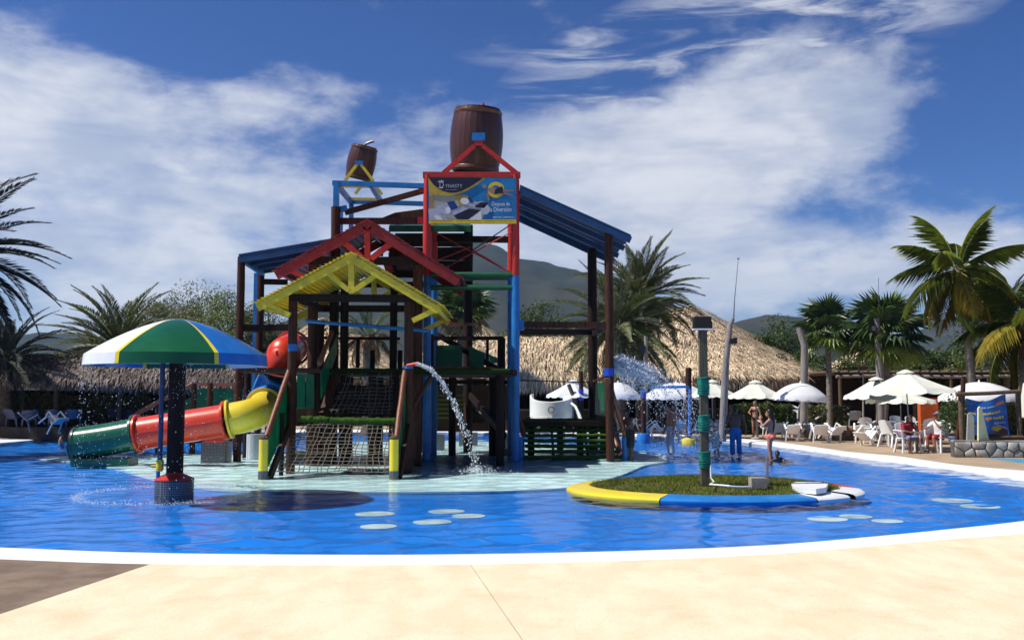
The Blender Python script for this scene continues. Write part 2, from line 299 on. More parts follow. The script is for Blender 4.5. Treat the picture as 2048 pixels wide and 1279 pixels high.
# ------------------------------------------------------------------ mesh helpers
ORI = {}
class MB:
    def __init__(s): s.v = []; s.f = []
    def add(s, vs, fs):
        o = len(s.v); s.v += [Vector(v) for v in vs]; s.f += [tuple(i + o for i in f) for f in fs]; return s
    def box(s, a, b):
        (x0, y0, z0), (x1, y1, z1) = a, b
        return s.add([(x0, y0, z0), (x1, y0, z0), (x1, y1, z0), (x0, y1, z0), (x0, y0, z1), (x1, y0, z1), (x1, y1, z1), (x0, y1, z1)],
                     [(0, 3, 2, 1), (4, 5, 6, 7), (0, 1, 5, 4), (1, 2, 6, 5), (2, 3, 7, 6), (3, 0, 4, 7)])
    def bar(s, p, q, w, h, up=(0, 0, 1)):
        """rectangular bar from p to q, w across, h along up"""
        p, q = Vector(p), Vector(q); d = (q - p).normalized(); up = Vector(up)
        if abs(d.dot(up)) > .98: up = Vector((0, 1, 0))
        sx = d.cross(up).normalized() * w / 2; sz = sx.cross(d).normalized() * h / 2
        vs = [p - sx - sz, p + sx - sz, p + sx + sz, p - sx + sz, q - sx - sz, q + sx - sz, q + sx + sz, q - sx + sz]
        return s.add(vs, [(0, 1, 2, 3), (7, 6, 5, 4), (0, 4, 5, 1), (1, 5, 6, 2), (2, 6, 7, 3), (3, 7, 4, 0)])
    def tube(s, pts, rad, n=10, cap=True, closed=False):
        pts = [Vector(p) for p in pts]; k = len(pts)
        rad = rad if isinstance(rad, (list, tuple)) else [rad] * k
        o = len(s.v); ref = None
        for i, p in enumerate(pts):
            if closed: d = pts[(i + 1) % k] - pts[i - 1]
            else: d = pts[min(i + 1, k - 1)] - pts[max(i - 1, 0)]
            d = d.normalized() if d.length > 1e-9 else Vector((0, 0, 1))
            if ref is None: ref = Vector((0, 0, 1)) if abs(d.z) < .9 else Vector((1, 0, 0))
            a = d.cross(ref).normalized(); ref = a.cross(d).normalized()
            for j in range(n):
                t = 2 * math.pi * j / n; s.v.append(p + (a * math.cos(t) + ref * math.sin(t)) * rad[i])
        for i in range(k if closed else k - 1):
            i2 = (i + 1) % k
            for j in range(n):
                j2 = (j + 1) % n
                s.f.append((o + i * n + j, o + i * n + j2, o + i2 * n + j2, o + i2 * n + j))
        if cap and not closed:
            s.f.append(tuple(o + j for j in range(n))[::-1]); s.f.append(tuple(o + (k - 1) * n + j for j in range(n)))
        return s
    def lathe(s, c, prof, n=24, a0=0.0, a1=2 * math.pi, cap=False):
        c = Vector(c); full = abs(a1 - a0 - 2 * math.pi) < 1e-6; m = n if full else n + 1; o = len(s.v)
        for r, z in prof:
            for j in range(m):
                t = a0 + (a1 - a0) * j / n; s.v.append(c + Vector((r * math.cos(t), r * math.sin(t), z)))
        for i in range(len(prof) - 1):
            for j in range(n):
                j2 = (j + 1) % m if full else j + 1
                s.f.append((o + i * m + j, o + i * m + j2, o + (i + 1) * m + j2, o + (i + 1) * m + j))
        if cap and full:
            s.f.append(tuple(o + j for j in range(m))[::-1]); s.f.append(tuple(o + (len(prof) - 1) * m + j for j in range(m)))
        return s
    def prism(s, poly, d):
        """closed solid: polygon (3d points) pushed along vector d"""
        poly = [Vector(p) for p in poly]; d = Vector(d); n = len(poly)
        fs = [tuple(range(n))[::-1], tuple(range(n, 2 * n))] + [(i, (i + 1) % n, n + (i + 1) % n, n + i) for i in range(n)]
        return s.add(poly + [p + d for p in poly], fs)
    def ball(s, c, r, n=8, m=6, sc=(1, 1, 1)):
        c = Vector(c); o = len(s.v); s.v.append(c + Vector((0, 0, -r * sc[2])))
        for i in range(1, m):
            a = -math.pi / 2 + math.pi * i / m
            for j in range(n):
                t = 2 * math.pi * j / n
                s.v.append(c + Vector((r * math.cos(a) * math.cos(t) * sc[0], r * math.cos(a) * math.sin(t) * sc[1], r * math.sin(a) * sc[2])))
        s.v.append(c + Vector((0, 0, r * sc[2]))); top = len(s.v) - 1
        for j in range(n):
            s.f.append((o, o + 1 + (j + 1) % n, o + 1 + j)); s.f.append((top, top - n + j, top - n + (j + 1) % n))
        for i in range(m - 2):
            for j in range(n):
                a = o + 1 + i * n + j; b = o + 1 + i * n + (j + 1) % n; s.f.append((a, b, b + n, a + n))
        return s
    def xf(s, mat):
        s.v = [mat @ v for v in s.v]; return s
    def mesh(s, name, off=Vector(), smooth=None):
        me = bpy.data.meshes.new(name); me.from_pydata([tuple(v - off) for v in s.v], [], s.f)
        if smooth is not None:
            me.shade_smooth(); me.set_sharp_from_angle(angle=R(smooth))
        return me
    def build(s, name, mat, parent=None, smooth=None, **kw):
        off = ORI.get(parent, Vector()) if parent is not None else Vector()
        o = bpy.data.objects.new(name, s.mesh(name, off, smooth)); COL.objects.link(o)
        o.data.materials.append(M[mat] if isinstance(mat, str) else mat)
        if parent is not None: o.parent = parent
        ORI[o] = off
        if kw: tag(o, **kw)
        return o

def tag(o, label=None, cat=None, group=None, kind=None):
    for k, v in (('label', label), ('category', cat), ('group', group), ('kind', kind)):
        if v: o[k] = v
    return o
def thing(name, label, cat, loc=(0, 0, 0), group=None):
    o = bpy.data.objects.new(name, None); COL.objects.link(o); o.location = loc; o.empty_display_size = .2
    ORI[o] = Vector(loc); return tag(o, label, cat, group)
def solo(mb, name, mat, loc, label, cat, group=None, smooth=None, kind=None):
    """a thing that is one mesh, its origin at loc"""
    loc = Vector(loc); o = bpy.data.objects.new(name, mb.mesh(name, loc, smooth)); COL.objects.link(o); o.location = loc
    o.data.materials.append(M[mat] if isinstance(mat, str) else mat); ORI[o] = loc
    return tag(o, label, cat, group, kind)
def dup(o, parent=None):
    c = o.copy(); COL.objects.link(c)
    if parent is not None: c.parent = parent
    for ch in list(o.children): dup(ch, c)
    return c
def inst(name, mesh, parent, loc, rot=(0, 0, 0), scale=1.0):
    """object sharing mesh data; loc in the parent's own space"""
    o = bpy.data.objects.new(name, mesh); COL.objects.link(o); o.parent = parent; o.location = loc; o.rotation_euler = rot
    o.scale = (scale,) * 3 if not isinstance(scale, tuple) else scale
    return o
def struct(mb, name, mat, smooth=None, parent=None):
    o = mb.build(name, mat, parent, smooth); o['kind'] = 'structure'; return o
def lerp(a, b, t): return a + (b - a) * t
def text_mb(s, size, origin, xdir, ydir, mat_squash=1.0, align='LEFT', space=1.0):
    """flat lettering as mesh data laid on a plane"""
    cu = bpy.data.curves.new('lettering', 'FONT'); cu.body = s; cu.size = size; cu.align_x = align; cu.space_character = space
    o = bpy.data.objects.new('lettering', cu); me = o.to_mesh(); mb = MB()
    x, y = Vector(xdir), Vector(ydir)
    mb.add([Vector(origin) + x * v.co.x * mat_squash + y * v.co.y for v in me.vertices], [tuple(p.vertices) for p in me.polygons])
    o.to_mesh_clear(); bpy.data.objects.remove(o); bpy.data.curves.remove(cu)
    return mb
# ------------------------------------------------------------------ the setting: pool, decks, ground, hills
ZD = .08                                     # deck level above the water
def catmull(pts, k=6, closed=True):
    out = []; n = len(pts)
    for i in range(n if closed else n - 1):
        p0, p1, p2, p3 = (pts[(i + j - 1) % n] if closed else pts[min(max(i + j - 1, 0), n - 1)] for j in range(4))
        for q in range(k):
            t = q / k
            out.append(.5 * ((2 * p1) + (p2 - p0) * t + (2 * p0 - 5 * p1 + 4 * p2 - p3) * t * t + (3 * p1 - p0 - 3 * p2 + p3) * t ** 3))
    if not closed: out.append(pts[-1])
    return out
inner_px = [(0, 1097), (300, 1108), (700, 1112), (1000, 1110), (1300, 1103), (1550, 1092), (1750, 1075), (1900, 1060), (2048, 1043), (2300, 1010),
            (2420, 990), (2300, 975), (2048, 961), (1928, 943), (1819, 929), (1731, 918), (1650, 906), (1555, 893), (1504, 886), (1450, 880), (1380, 876), (1280, 873),
            (1010, 867), (860, 864), (600, 865), (300, 869), (130, 875), (0, 886), (-300, 905), (-700, 950), (-1000, 1010), (-800, 1055), (-400, 1082)]
outer_px = [(0, 1118), (300, 1128), (700, 1131), (1000, 1128), (1300, 1120), (1550, 1108), (1750, 1092), (1900, 1078), (2048, 1067), (2400, 1025),
            (2640, 985), (2400, 962), (2048, 940.5), (1906, 927.5), (1797, 912), (1698, 903), (1635, 894), (1545, 882), (1496, 878), (1444, 874), (1374, 870), (1276, 867),
            (1006, 861), (856, 858), (596, 859), (296, 863), (126, 868), (-10, 877), (-320, 893), (-800, 935), (-1200, 1008), (-900, 1072), (-450, 1101)]
IN = catmull([G(x, y, 0) for x, y in inner_px]); OUT = catmull([G(x, y, ZD) for x, y in outer_px]); NP = len(IN)

def water_surface():
    """pool surface as real ripples: a fine grid lifted by many small crossing waves, cut to the pool's outline"""
    import numpy as np
    poly = np.array([(p.x, p.y) for p in IN]); st = .085
    xs = np.arange(max(poly[:, 0].min(), -24) - st, min(poly[:, 0].max(), 26) + st, st); ys = np.arange(poly[:, 1].min() - st, poly[:, 1].max() + st, st)
    X, Y = np.meshgrid(xs, ys); rs = np.random.RandomState(4); Z = np.zeros_like(X)
    for k in range(34):
        lam = rs.uniform(.27, 1.0); a = rs.normal(-1.45, .75); kx, ky = 2 * np.pi / lam * np.cos(a), 2 * np.pi / lam * np.sin(a)
        wob = .35 * np.sin(X * rs.uniform(.2, .8) + Y * rs.uniform(.2, .8) + rs.uniform(0, 6)) * 3
        Z += WAVE * lam ** .9 / (2 * np.pi) * np.sin(kx * X + ky * Y + wob + rs.uniform(0, 6.28))
    Z *= .75 + .45 * np.sin(X * .35 + 1.3 * np.sin(Y * .3)) * np.sin(Y * .42 + .7 * np.sin(X * .23))
    cx, cy = X[:-1, :-1] + st / 2, Y[:-1, :-1] + st / 2; ins = np.zeros(cx.shape, bool); n = len(poly)
    c0 = poly.mean(0); pg = poly + (poly - c0) / np.linalg.norm(poly - c0, axis=1)[:, None] * .18
    for i in range(n):
        (x0, y0), (x1, y1) = pg[i], pg[(i + 1) % n]
        if y0 == y1: continue
        hit = ((y0 > cy) != (y1 > cy)) & (cx < (x1 - x0) * (cy - y0) / (y1 - y0) + x0); ins ^= hit
    jj, ii = np.nonzero(ins); w = X.shape[1]; q = np.stack([jj * w + ii, jj * w + ii + 1, (jj + 1) * w + ii + 1, (jj + 1) * w + ii], 1)
    used = np.unique(q); remap = np.full(X.size, -1); remap[used] = np.arange(len(used)); q = remap[q]
    co = np.stack([X.ravel()[used], Y.ravel()[used], np.clip(Z.ravel()[used], -.045, .045)], 1)
    me = bpy.data.meshes.new('pool_water'); me.vertices.add(len(co)); me.vertices.foreach_set('co', co.astype('f').ravel())
    me.loops.add(q.size); me.loops.foreach_set('vertex_index', q.astype('i').ravel()); me.polygons.add(len(q))
    me.polygons.foreach_set('loop_start', np.arange(0, q.size, 4, dtype='i')); me.update(calc_edges=True); me.shade_smooth()
    o = bpy.data.objects.new('pool_water', me); COL.objects.link(o); me.materials.append(M['water']); o['kind'] = 'structure'; return o
WAVE = .029
water_surface()
ZF, ZA = -.15, -.09                          # pool floor and the raised, paler play floor
cen = Vector((0, 26, 0))
mb = MB(); mb.add([(p.x, p.y, ZF) for p in IN], [tuple(range(NP))])
pool_floor = struct(mb, 'pool_floor', 'floor_blue')
# white beach rim: inner wall, sloping strip and a rounded lip
mb = MB()
vs = []
for p, q in zip(IN, OUT):
    m1 = p.lerp(q, .12); m2 = p.lerp(q, .9)
    vs += [(p.x, p.y, ZF - .02), (p.x, p.y, .018), (m1.x, m1.y, .045), (m2.x, m2.y, ZD + .012), (q.x, q.y, ZD + .004), (q.x, q.y, ZD - .1)]
fs = []
for i in range(NP):
    j = (i + 1) % NP
    for k in range(5): fs.append((i * 6 + k, j * 6 + k, j * 6 + k + 1, i * 6 + k + 1))
mb.add(vs, fs); struct(mb, 'pool_rim', 'rim_white', 40)

# decks: a tan ring all round, the brown paving at the lower left, and the cream slabs in front
mb = MB(); vs = []; fs = []
RING = [0, 6, 16, 34, 60]
for p in OUT:
    d = (p - cen); d.z = 0; d.normalize()
    for r in RING: vs.append((p.x + d.x * r, p.y + d.y * r, ZD - (.0 if r < 50 else .02)))
k = len(RING)
for i in range(NP):
    j = (i + 1) % NP
    for a in range(k - 1): fs.append((i * k + a, j * k + a, j * k + a + 1, i * k + a + 1))
mb.add(vs, fs); struct(mb, 'deck', 'deck_tan')
mb = MB(); vs = []; fs = []
for p in OUT:
    d = (p - cen); d.z = 0; d.normalize()
    for r in (58, 120, 400, 1400, 3000): vs.append((p.x + d.x * r, p.y + d.y * r, ZD - .03 - r * .0002))
for i in range(NP):
    j = (i + 1) % NP
    for a in range(4): fs.append((i * 5 + a, j * 5 + a, j * 5 + a + 1, i * 5 + a + 1))
mb.add(vs, fs); struct(mb, 'ground', 'soil')

def rim_between(pa, pb):
    """points of the outer rim between two photo columns along the near side"""
    pts = [p for p in OUT if p.y < 14.5 and G(pa, 1100, ZD).x / 11.5 < p.x / p.y < G(pb, 1100, ZD).x / 11.5]
    return sorted(pts, key=lambda p: p.x)
def slab(name, poly, z, mat, parent=None):
    m_ = MB(); m_.prism([(p[0], p[1], z) for p in poly], (0, 0, -.05)); return struct(m_, name, mat, None, parent)
near = sorted([p for p in OUT if p.y < 15 and abs(p.x) < 16], key=lambda p: p.x)
def rim_y(x):
    for a, b in zip(near, near[1:]):
        if a.x <= x <= b.x: return lerp(a.y, b.y, (x - a.x) / (b.x - a.x)) - .004
    return near[0].y if x < near[0].x else near[-1].y
def front_slab(x_top0, x_bot0, x_top1, x_bot1, z, mat):
    n = 24; top = [lerp(x_top0, x_top1, i / n) for i in range(n + 1)]
    poly = [(x, rim_y(x)) for x in top] + [(x_bot1, -6), (x_bot0, -6)]
    return slab('deck_slab', poly[::-1], z, mat)
def cut(p0, p1):
    """where a joint seen through two photo points meets the rim and the back line y=-6"""
    a, b = G(*p0, ZD), G(*p1, ZD); k = (a.x - b.x) / (a.y - b.y)
    x = a.x
    for _ in range(6): x = a.x + (rim_y(x) - a.y) * k
    return x, a.x + (-6 - a.y) * k
j1 = cut((302, 1128), (0, 1229)); j2 = cut((941, 1128), (1043, 1275)); j3 = cut((1560, 1112), (2048, 1250))
g_ = .012
front_slab(-13.5, -18, j1[0] - g_, j1[1] - g_, ZD + .004, 'deck_brown')
front_slab(j1[0], j1[1], j2[0] - g_, j2[1] - g_, ZD + .008, 'deck_cream')
front_slab(j2[0], j2[1], j3[0] - .006, j3[1] - .006, ZD + .008, 'deck_cream')
front_slab(j3[0], j3[1], 13.5, 26, ZD + .008, 'deck_cream')

# paler, raised play floor under the tower
play_px = [(60, 914), (200, 930), (330, 962), (450, 978), (620, 982), (800, 983), (1000, 981), (1150, 972), (1240, 950), (1290, 930), (1335, 918), (1250, 898), (1040, 884), (860, 883), (700, 886), (560, 906), (300, 908), (140, 911)]
PL = catmull([G(x, y, ZA) for x, y in play_px], 5)
mb = MB(); mb.prism([(p.x, p.y, ZA) for p in PL][::-1], (0, 0, ZF - ZA + .01)); struct(mb, 'play_floor', 'floor_aqua')
# pale discs painted on the pool floor
for x, y, r in ((750, 1027, .36), (757, 1052, .30), (865, 1043, .33), (893, 1022, .34), (937, 1031, .30), (1655, 1037, .34), (1712, 1032, .28), (1775, 1041, .26), (1905, 1000, .4), (1960, 1012, .36)):
    c = G(x, y, ZF + .006); m_ = MB(); m_.lathe(c, [(0.001, .004), (r, .004), (r, -.004)], 28); o = m_.build('floor_disc', 'spot_white', pool_floor)

# the small blue wading strip by the stone wall
slab('wading_pool', [G(x, y, ZD) for x, y in ((1972, 915), (2048, 917), (2300, 920), (2300, 934), (2048, 926))], ZD + .006, 'lagoon')

# hills
def hill(name, crest, D, depth, amp, seed):
    P = [W(x, y, D) for x, y in crest]; x0, x1 = P[0].x, P[-1].x; NX, NY = 150, 26; mb = MB(); vs = []; fs = []
    def crest_z(x):
        for a, b in zip(P, P[1:]):
            if a.x <= x <= b.x:
                t = (x - a.x) / (b.x - a.x); t = t * t * (3 - 2 * t) * .6 + t * .4; return lerp(a.z, b.z, t)
        return 0
    for i in range(NX + 1):
        x = lerp(x0, x1, i / NX); cz = crest_z(x)
        for j in range(NY + 1):
            v = -1 + 1.35 * j / NY; prof = max(0, 1 - abs(v) ** 1.25)
            n = mnoise.fractal(Vector((x / 160 + seed, v * depth / 160, seed)), 1.0, 2.0, 6)
            n2 = abs(mnoise.fractal(Vector((x / 90 + seed, v * depth / 240, seed + 5)), .9, 2.0, 5))
            z = cz * prof + (n * amp - n2 * amp * 1.3 * min(1, abs(v) * 4)) * min(1, prof * 2 + .1)
            vs.append((x, D + v * depth, max(z, -1) - .5))
    for i in range(NX):
        for j in range(NY):
            a = i * (NY + 1) + j; fs.append((a, a + NY + 1, a + NY + 2, a + 1))
    mb.add(vs, fs); return struct(mb, name, 'hill', 180)
hill('hills', [(120, 790), (360, 735), (520, 690), (600, 640), (680, 592), (760, 556), (830, 525), (890, 500), (945, 489), (985, 497), (1040, 516), (1095, 523), (1150, 528), (1210, 548), (1290, 590), (1380, 640), (1520, 700), (1700, 790)], 1500, 700, 14, 1.3)
hill('hills', [(1150, 790), (1290, 690), (1380, 652), (1440, 640), (1485, 633), (1530, 629), (1580, 640), (1640, 662), (1720, 690), (1800, 720), (1900, 790)], 1150, 480, 9, 4.1)
hill('hills', [(1560, 790), (1680, 735), (1760, 700), (1830, 668), (1880, 650), (1915, 645), (1970, 660), (2050, 690), (2200, 730), (2400, 790)], 1700, 600, 12, 7.7)
hill('hills', [(-500, 790), (-250, 720), (-80, 690), (20, 674), (80, 661), (110, 660), (170, 672), (260, 690), (380, 715), (520, 790)], 1500, 500, 10, 9.2)

# raised terrace along the left far side
TZ = .58
a, b = W(-260, 850, 42.6), W(318, 850, 42.6)
mb = MB().box((a.x, 42.6, ZD - .3), (b.x, 62, TZ)); struct(mb, 'terrace', 'terrace_shaded')
# ------------------------------------------------------------------ the water play tower
T = thing('water_play_tower', 'tall timber water play tower with yellow, red and blue roofs standing in the pool', 'play tower', (-2.5, 29, ZA))
def P3(p): return W(*p) if len(p) == 3 and p[2] > 5 else Vector(p)
def post(px, ytop, d, zb=ZA, r=.115, mat='wood_brown', name='post', parent=T, ybot=None):
    a = W(px, ytop, d); zb = W(px, ybot, d).z if ybot else zb
    m_ = MB(); n = 7
    m_.tube([(a.x + random.uniform(-.006, .006), d + random.uniform(-.006, .006), lerp(zb, a.z, i / n)) for i in range(n + 1)], [r * random.uniform(.97, 1.03) for _ in range(n + 1)], 12)
    return m_.build(name, mat, parent, 50)
def sqpost(px, ytop, d, ybot=None, w=.2, mat='blue', name='post', zb=ZA):
    a = W(px, ytop, d); zb = W(px, ybot, d).z if ybot else zb
    return MB().bar((a.x, d, zb), (a.x, d, a.z), w, w, (0, 1, 0)).build(name, mat, T)
def beam(p, q, h=.2, w=.12, mat='wood_dark', name='beam', parent=T):
    return MB().bar(P3(p), P3(q), w, h).build(name, mat, parent)
def pole(p, q, r=.07, mat='wood_rail', name='handrail', parent=T):
    a, b = P3(p), P3(q); k = 6
    return MB().tube([a.lerp(b, i / k) + Vector((random.uniform(-.01, .01), 0, random.uniform(-.01, .01))) for i in range(k + 1)], [r * random.uniform(.94, 1.06) for _ in range(k + 1)], 10).build(name, mat, parent, 50)
def panel(pts, mat='green_panel', th=.03, name='side_panel'):
    ps = [P3(p) for p in pts]; n = (ps[1] - ps[0]).cross(ps[2] - ps[0]).normalized() * th
    return MB().prism(ps, n).build(name, mat, T)

def gable(name, apex, left, right, d0, d1, mat, nb, barge=.2, lap=.05):
    A, L, Rr = W(*apex, d0), W(*left, d0), W(*right, d0)
    rid = MB().bar((A.x, d0 - .02, A.z - .12), (A.x, d1 - .03, A.z - .12), .10, .2).build(name, mat, T)
    MB().prism([(A.x - .17, d0 - .085, A.z - .05), (A.x, d0 - .085, A.z + .05), (A.x + .17, d0 - .085, A.z - .05), (A.x + .15, d0 - .085, A.z - .09), (A.x, d0 - .085, A.z + .0), (A.x - .15, d0 - .085, A.z - .09)], (0, d1 - d0 + .1, 0)).build('ridge_cap', mat, rid)
    MB().prism([(A.x - .16, d0 - .045, A.z - .1), (A.x, d0 - .045, A.z - .0), (A.x + .16, d0 - .045, A.z - .1), (A.x, d0 - .045, A.z - .3)], (0, .03, 0)).build('apex_plate', mat, rid)
    for E in (L, Rr):
        S = E - A; N = Vector((-S.z, 0, S.x)); N = N if N.z > 0 else -N; N.normalize()
        meshes = []
        for k in range(3):
            e0 = random.uniform(0, .03); e1 = random.uniform(0, .03)
            p = [Vector((0, 0, 0)), S * (1.3 / nb) + N * lap, S * (1.3 / nb) + N * (lap + .028), N * .022]
            m_ = MB().prism([Vector((q.x, d0 - .07 + e0, q.z)) for q in p], (0, d1 - d0 + .1 - e0 - e1, 0)); meshes.append(m_)
        for i in range(nb):
            m_ = MB(); m_.add([v + A + S * (i / nb) - Vector((0, A.y, 0)) for v in meshes[i % 3].v], meshes[0].f)
            m_.build('roof_board', mat, rid)
        for d in (d0, d1 - .06):
            m_ = MB().bar(Vector((A.x, d, A.z)) - N * (barge / 2 + .012), Vector((E.x, d, E.z)) - N * (barge / 2 + .012), .055, barge, N); m_.build('bargeboard', mat, rid)
        for t in (.33, .66, .97):
            q = A + S * t - N * .085; MB().bar((q.x, d0 + .05, q.z), (q.x, d1 - .05, q.z), .08, .11, N).build('purlin', mat, rid)
    return rid
# --- yellow gable and its house
yr = gable('yellow_gable_roof', (703, 507), (511, 608), (882, 614), 25.4, 29.6, 'yellow', 24, .20, .062)
def ybar(p, q, w=.13, h=.13, d=25.47, mat='yellow', par=None, nm='brace'):
    return MB().bar(W(*p, d), W(*q, d), w, h, (0, 1, 0)).build(nm, mat, par or yr)
ybar((703, 519), (703, 586), .16, .12, nm='king_post'); ybar((653, 544), (698, 581)); ybar((758, 546), (708, 581))
ybar((531, 607), (580, 630)); ybar((825, 641), (872, 619))
for dd in (29.3,):
    ybar((748, 551), (748, 600), .15, .12, dd, nm='king_post'); ybar((700, 580), (742, 600), d=dd); ybar((790, 580), (752, 600), d=dd)
    ybar((846, 662), (888, 640), d=dd); ybar((610, 636), (645, 652), d=dd)
HX = (587, 818)
for x in HX: post(x, 588, 25.75, r=.125)
beam((580, 595, 25.6), (826, 597, 25.6), .2, .14, 'wood_dark')
for x, yb in ((641, 640), (668, 600), (690, 610), (788, 612)): post(x, yb if x == 641 else 575, 29.3, r=.13 if x < 700 else .12, mat='wood_dark')
beam((620, 617, 29.3), (836, 617, 29.3), .2, .14)
beam((600, 600, 25.8), (646, 618, 29.2), .16, .1)
pole((612, 642, 27.5), (858, 662, 27.5), .055, 'blue', 'blue_pipe')
for x, y0, y1 in ((586, 688, 702), (816, 731, 737)):
    a, b = W(x, y0, 25.75), W(x, y1, 25.75); MB().tube([a, b], .14, 14).build('blue_band', 'blue', T, 50)
# --- red gable and its house
rr = gable('red_gable_roof', (735, 441), (548, 543), (921, 556), 28.3, 31.4, 'red_roof', 19, .26, .04)
for p, q in (((735, 452), (735, 522)), ((680, 478), (728, 518)), ((790, 480), (742, 518))): ybar(p, q, .17, .12, 28.4, 'red', rr, 'truss_strut')
ybar((571, 536), (606, 553), .13, .13, 28.4, 'red', rr)
for x, yt in ((628, 508), (836, 508)): post(x, yt, 28.6, r=.15)
beam((620, 521, 28.45), (845, 522, 28.45), .24, .14, 'wood_dark')
post(786, 505, 31.2, r=.15, mat='wood_brown', ybot=560); beam((700, 547, 31.2), (842, 548, 31.2), .24, .14); beam((700, 568, 31.2), (850, 570, 31.2), .2, .14)
beam((763, 497, 31), (763, 512, 31), .1, .1)
for i, (x, y) in enumerate(((770, 533), (778, 536))): beam((x, 527, 30.6), (x + 6, 544, 30.6), .12, .08, 'red', 'red_slat')
# --- tower of steel tubes that carries the big barrel
for x, d, mats in ((855, 30.0, True), (1031, 30.0, True), (869, 33.2, True), (1022, 33.2, True)):
    post(x, 350 if d < 31 else 395, d, r=.125, mat='red', ybot=551); post(x, 551.5, d, r=.128, mat='blue')
beam((846, 350, 30), (1041, 350, 30), .17, .2, 'red'); beam((862, 392, 33.2), (1030, 392, 33.2), .17, .2, 'red')
beam((852, 351, 30), (866, 393, 33.2), .16, .14, 'red'); beam((1034, 351, 30), (1026, 393, 33.2), .16, .14, 'red')
for d, xo in ((30.3, 0), (33, 4)):
    k = 30.3 / d; Y = lambda y: HOR - (HOR - y) * k; X = lambda x: CX - (CX - x) * k
    beam((X(887), Y(346), d), (X(949), Y(292), d), .14, .12, 'red', 'barrel_strut'); beam((X(1034), Y(347), d), (X(965), Y(292), d), .14, .12, 'red', 'barrel_strut')
    MB().bar(W(X(944), Y(274), d), W(X(970), Y(274), d), .12, .26, (0, 0, 1)).build('pivot_block', 'blue', T)
    MB().bar(W(X(949), Y(287), d), W(X(966), Y(287), d), .1, .16, (0, 0, 1)).build('pivot_plate', 'red', T)
for y, d in ((549, 30), (575, 30), (556, 33.2)): pole((862, y, d), (1026, y, d), .085, 'green', 'green_pipe')
for p, q in (((868, 462), (1026, 548)), ((868, 548), (1026, 462)), ((945, 500), (1026, 548)), ((875, 520), (940, 495))):
    pole((*p, 32.8), (*q, 32.8), .022, 'red', 'tie_rod')
pole((1020, 450, 31), (885, 540, 33), .02, 'wood_dark', 'tie_rod')
beam((868, 478, 33.2), (1024, 479, 33.2), .22, .15, 'wood_dark'); beam((868, 540, 34), (945, 541, 34), .2, .15)
post(937, 450, 35.5, r=.17, mat='wood_dark'); post(1003, 676, 33.5, r=.14, mat='wood_dark')
for x in (840, 857): sqpost(x, 560, 33.6, None, .2, 'wood_dark')
# green shed roof behind the banner
a0, a1, b0, b1 = W(778, 450, 31.6), W(942, 450, 31.6), W(784, 478, 35.5), W(940, 478, 35.5)
a0.z -= .1; a1.z -= .1; b0.z += .55; b1.z += .55
gro = MB().prism([a0, a1, b1, b0], (0, 0, .08)).build('green_shed_roof', 'green', T)
for i in range(3):
    t = i / 3; q0 = a0.lerp(b0, t); q1 = a1.lerp(b1, t); MB().bar(q0 - Vector((0, .02, .06 - .1 * t)), q1 - Vector((0, .02, .06 - .1 * t)), .05, .14).build('roof_board', 'green', gro)
for y0, y1 in ((466, 493), (494, 520), (521, 544)): panel([(790, y0, 34.6), (941, y0, 34.6), (941, y1, 34.6), (790, y1, 34.6)], 'wood_dark', .04, 'shade_board')  # dark boards stand for the shaded underside of the green roof
# --- left upper frame with the small barrel
sqpost(673, 362, 30, 415, .17); post(672, 414, 30, r=.15)
sqpost(703, 402, 33.2, 470, .15); sqpost(684, 418, 32.4, 480, .07, 'blue')
beam((665, 366, 30), (850, 372, 30), .15, .14, 'blue'); beam((703, 403, 33.2), (866, 408, 33.2), .15, .14, 'blue')
beam((672, 367, 30), (703, 405, 33.2), .15, .14, 'blue'); beam((742, 369, 30), (762, 403, 33.2), .15, .14, 'blue')
beam((690, 425, 30.2), (852, 380, 30.2), .17, .12, 'wood_brown'); beam((680, 419, 30.1), (694, 416, 30.1), .18, .15, 'blue')
beam((674, 442, 30.2), (852, 442, 30.2), .2, .12, 'wood_brown'); beam((838, 381, 30.15), (850, 378, 30.15), .19, .14, 'red'); beam((835, 441, 30.15), (850, 441, 30.15), .21, .14, 'red')
panel([(760, 437, 30.6), (790, 425, 30.6), (850, 417, 30.6), (850, 444, 30.6), (765, 444, 30.6)], 'wood_brown', .05, 'trough_board')
for d in (30.5, 32.5):
    k = 30.5 / d; Y = lambda y: HOR - (HOR - y) * k; X = lambda x: CX - (CX - x) * k
    beam((X(690), Y(361), d), (X(714), Y(329), d), .09, .08, 'yellow', 'barrel_strut'); beam((X(747), Y(362), d), (X(722), Y(329), d), .09, .08, 'yellow', 'barrel_strut')
    MB().bar(W(X(710), Y(326), d), W(X(726), Y(326), d), .1, .13).build('pivot_block', 'blue', T)
    beam((X(680), Y(372), d), (X(746), Y(373), d), .08, .1, 'yellow')
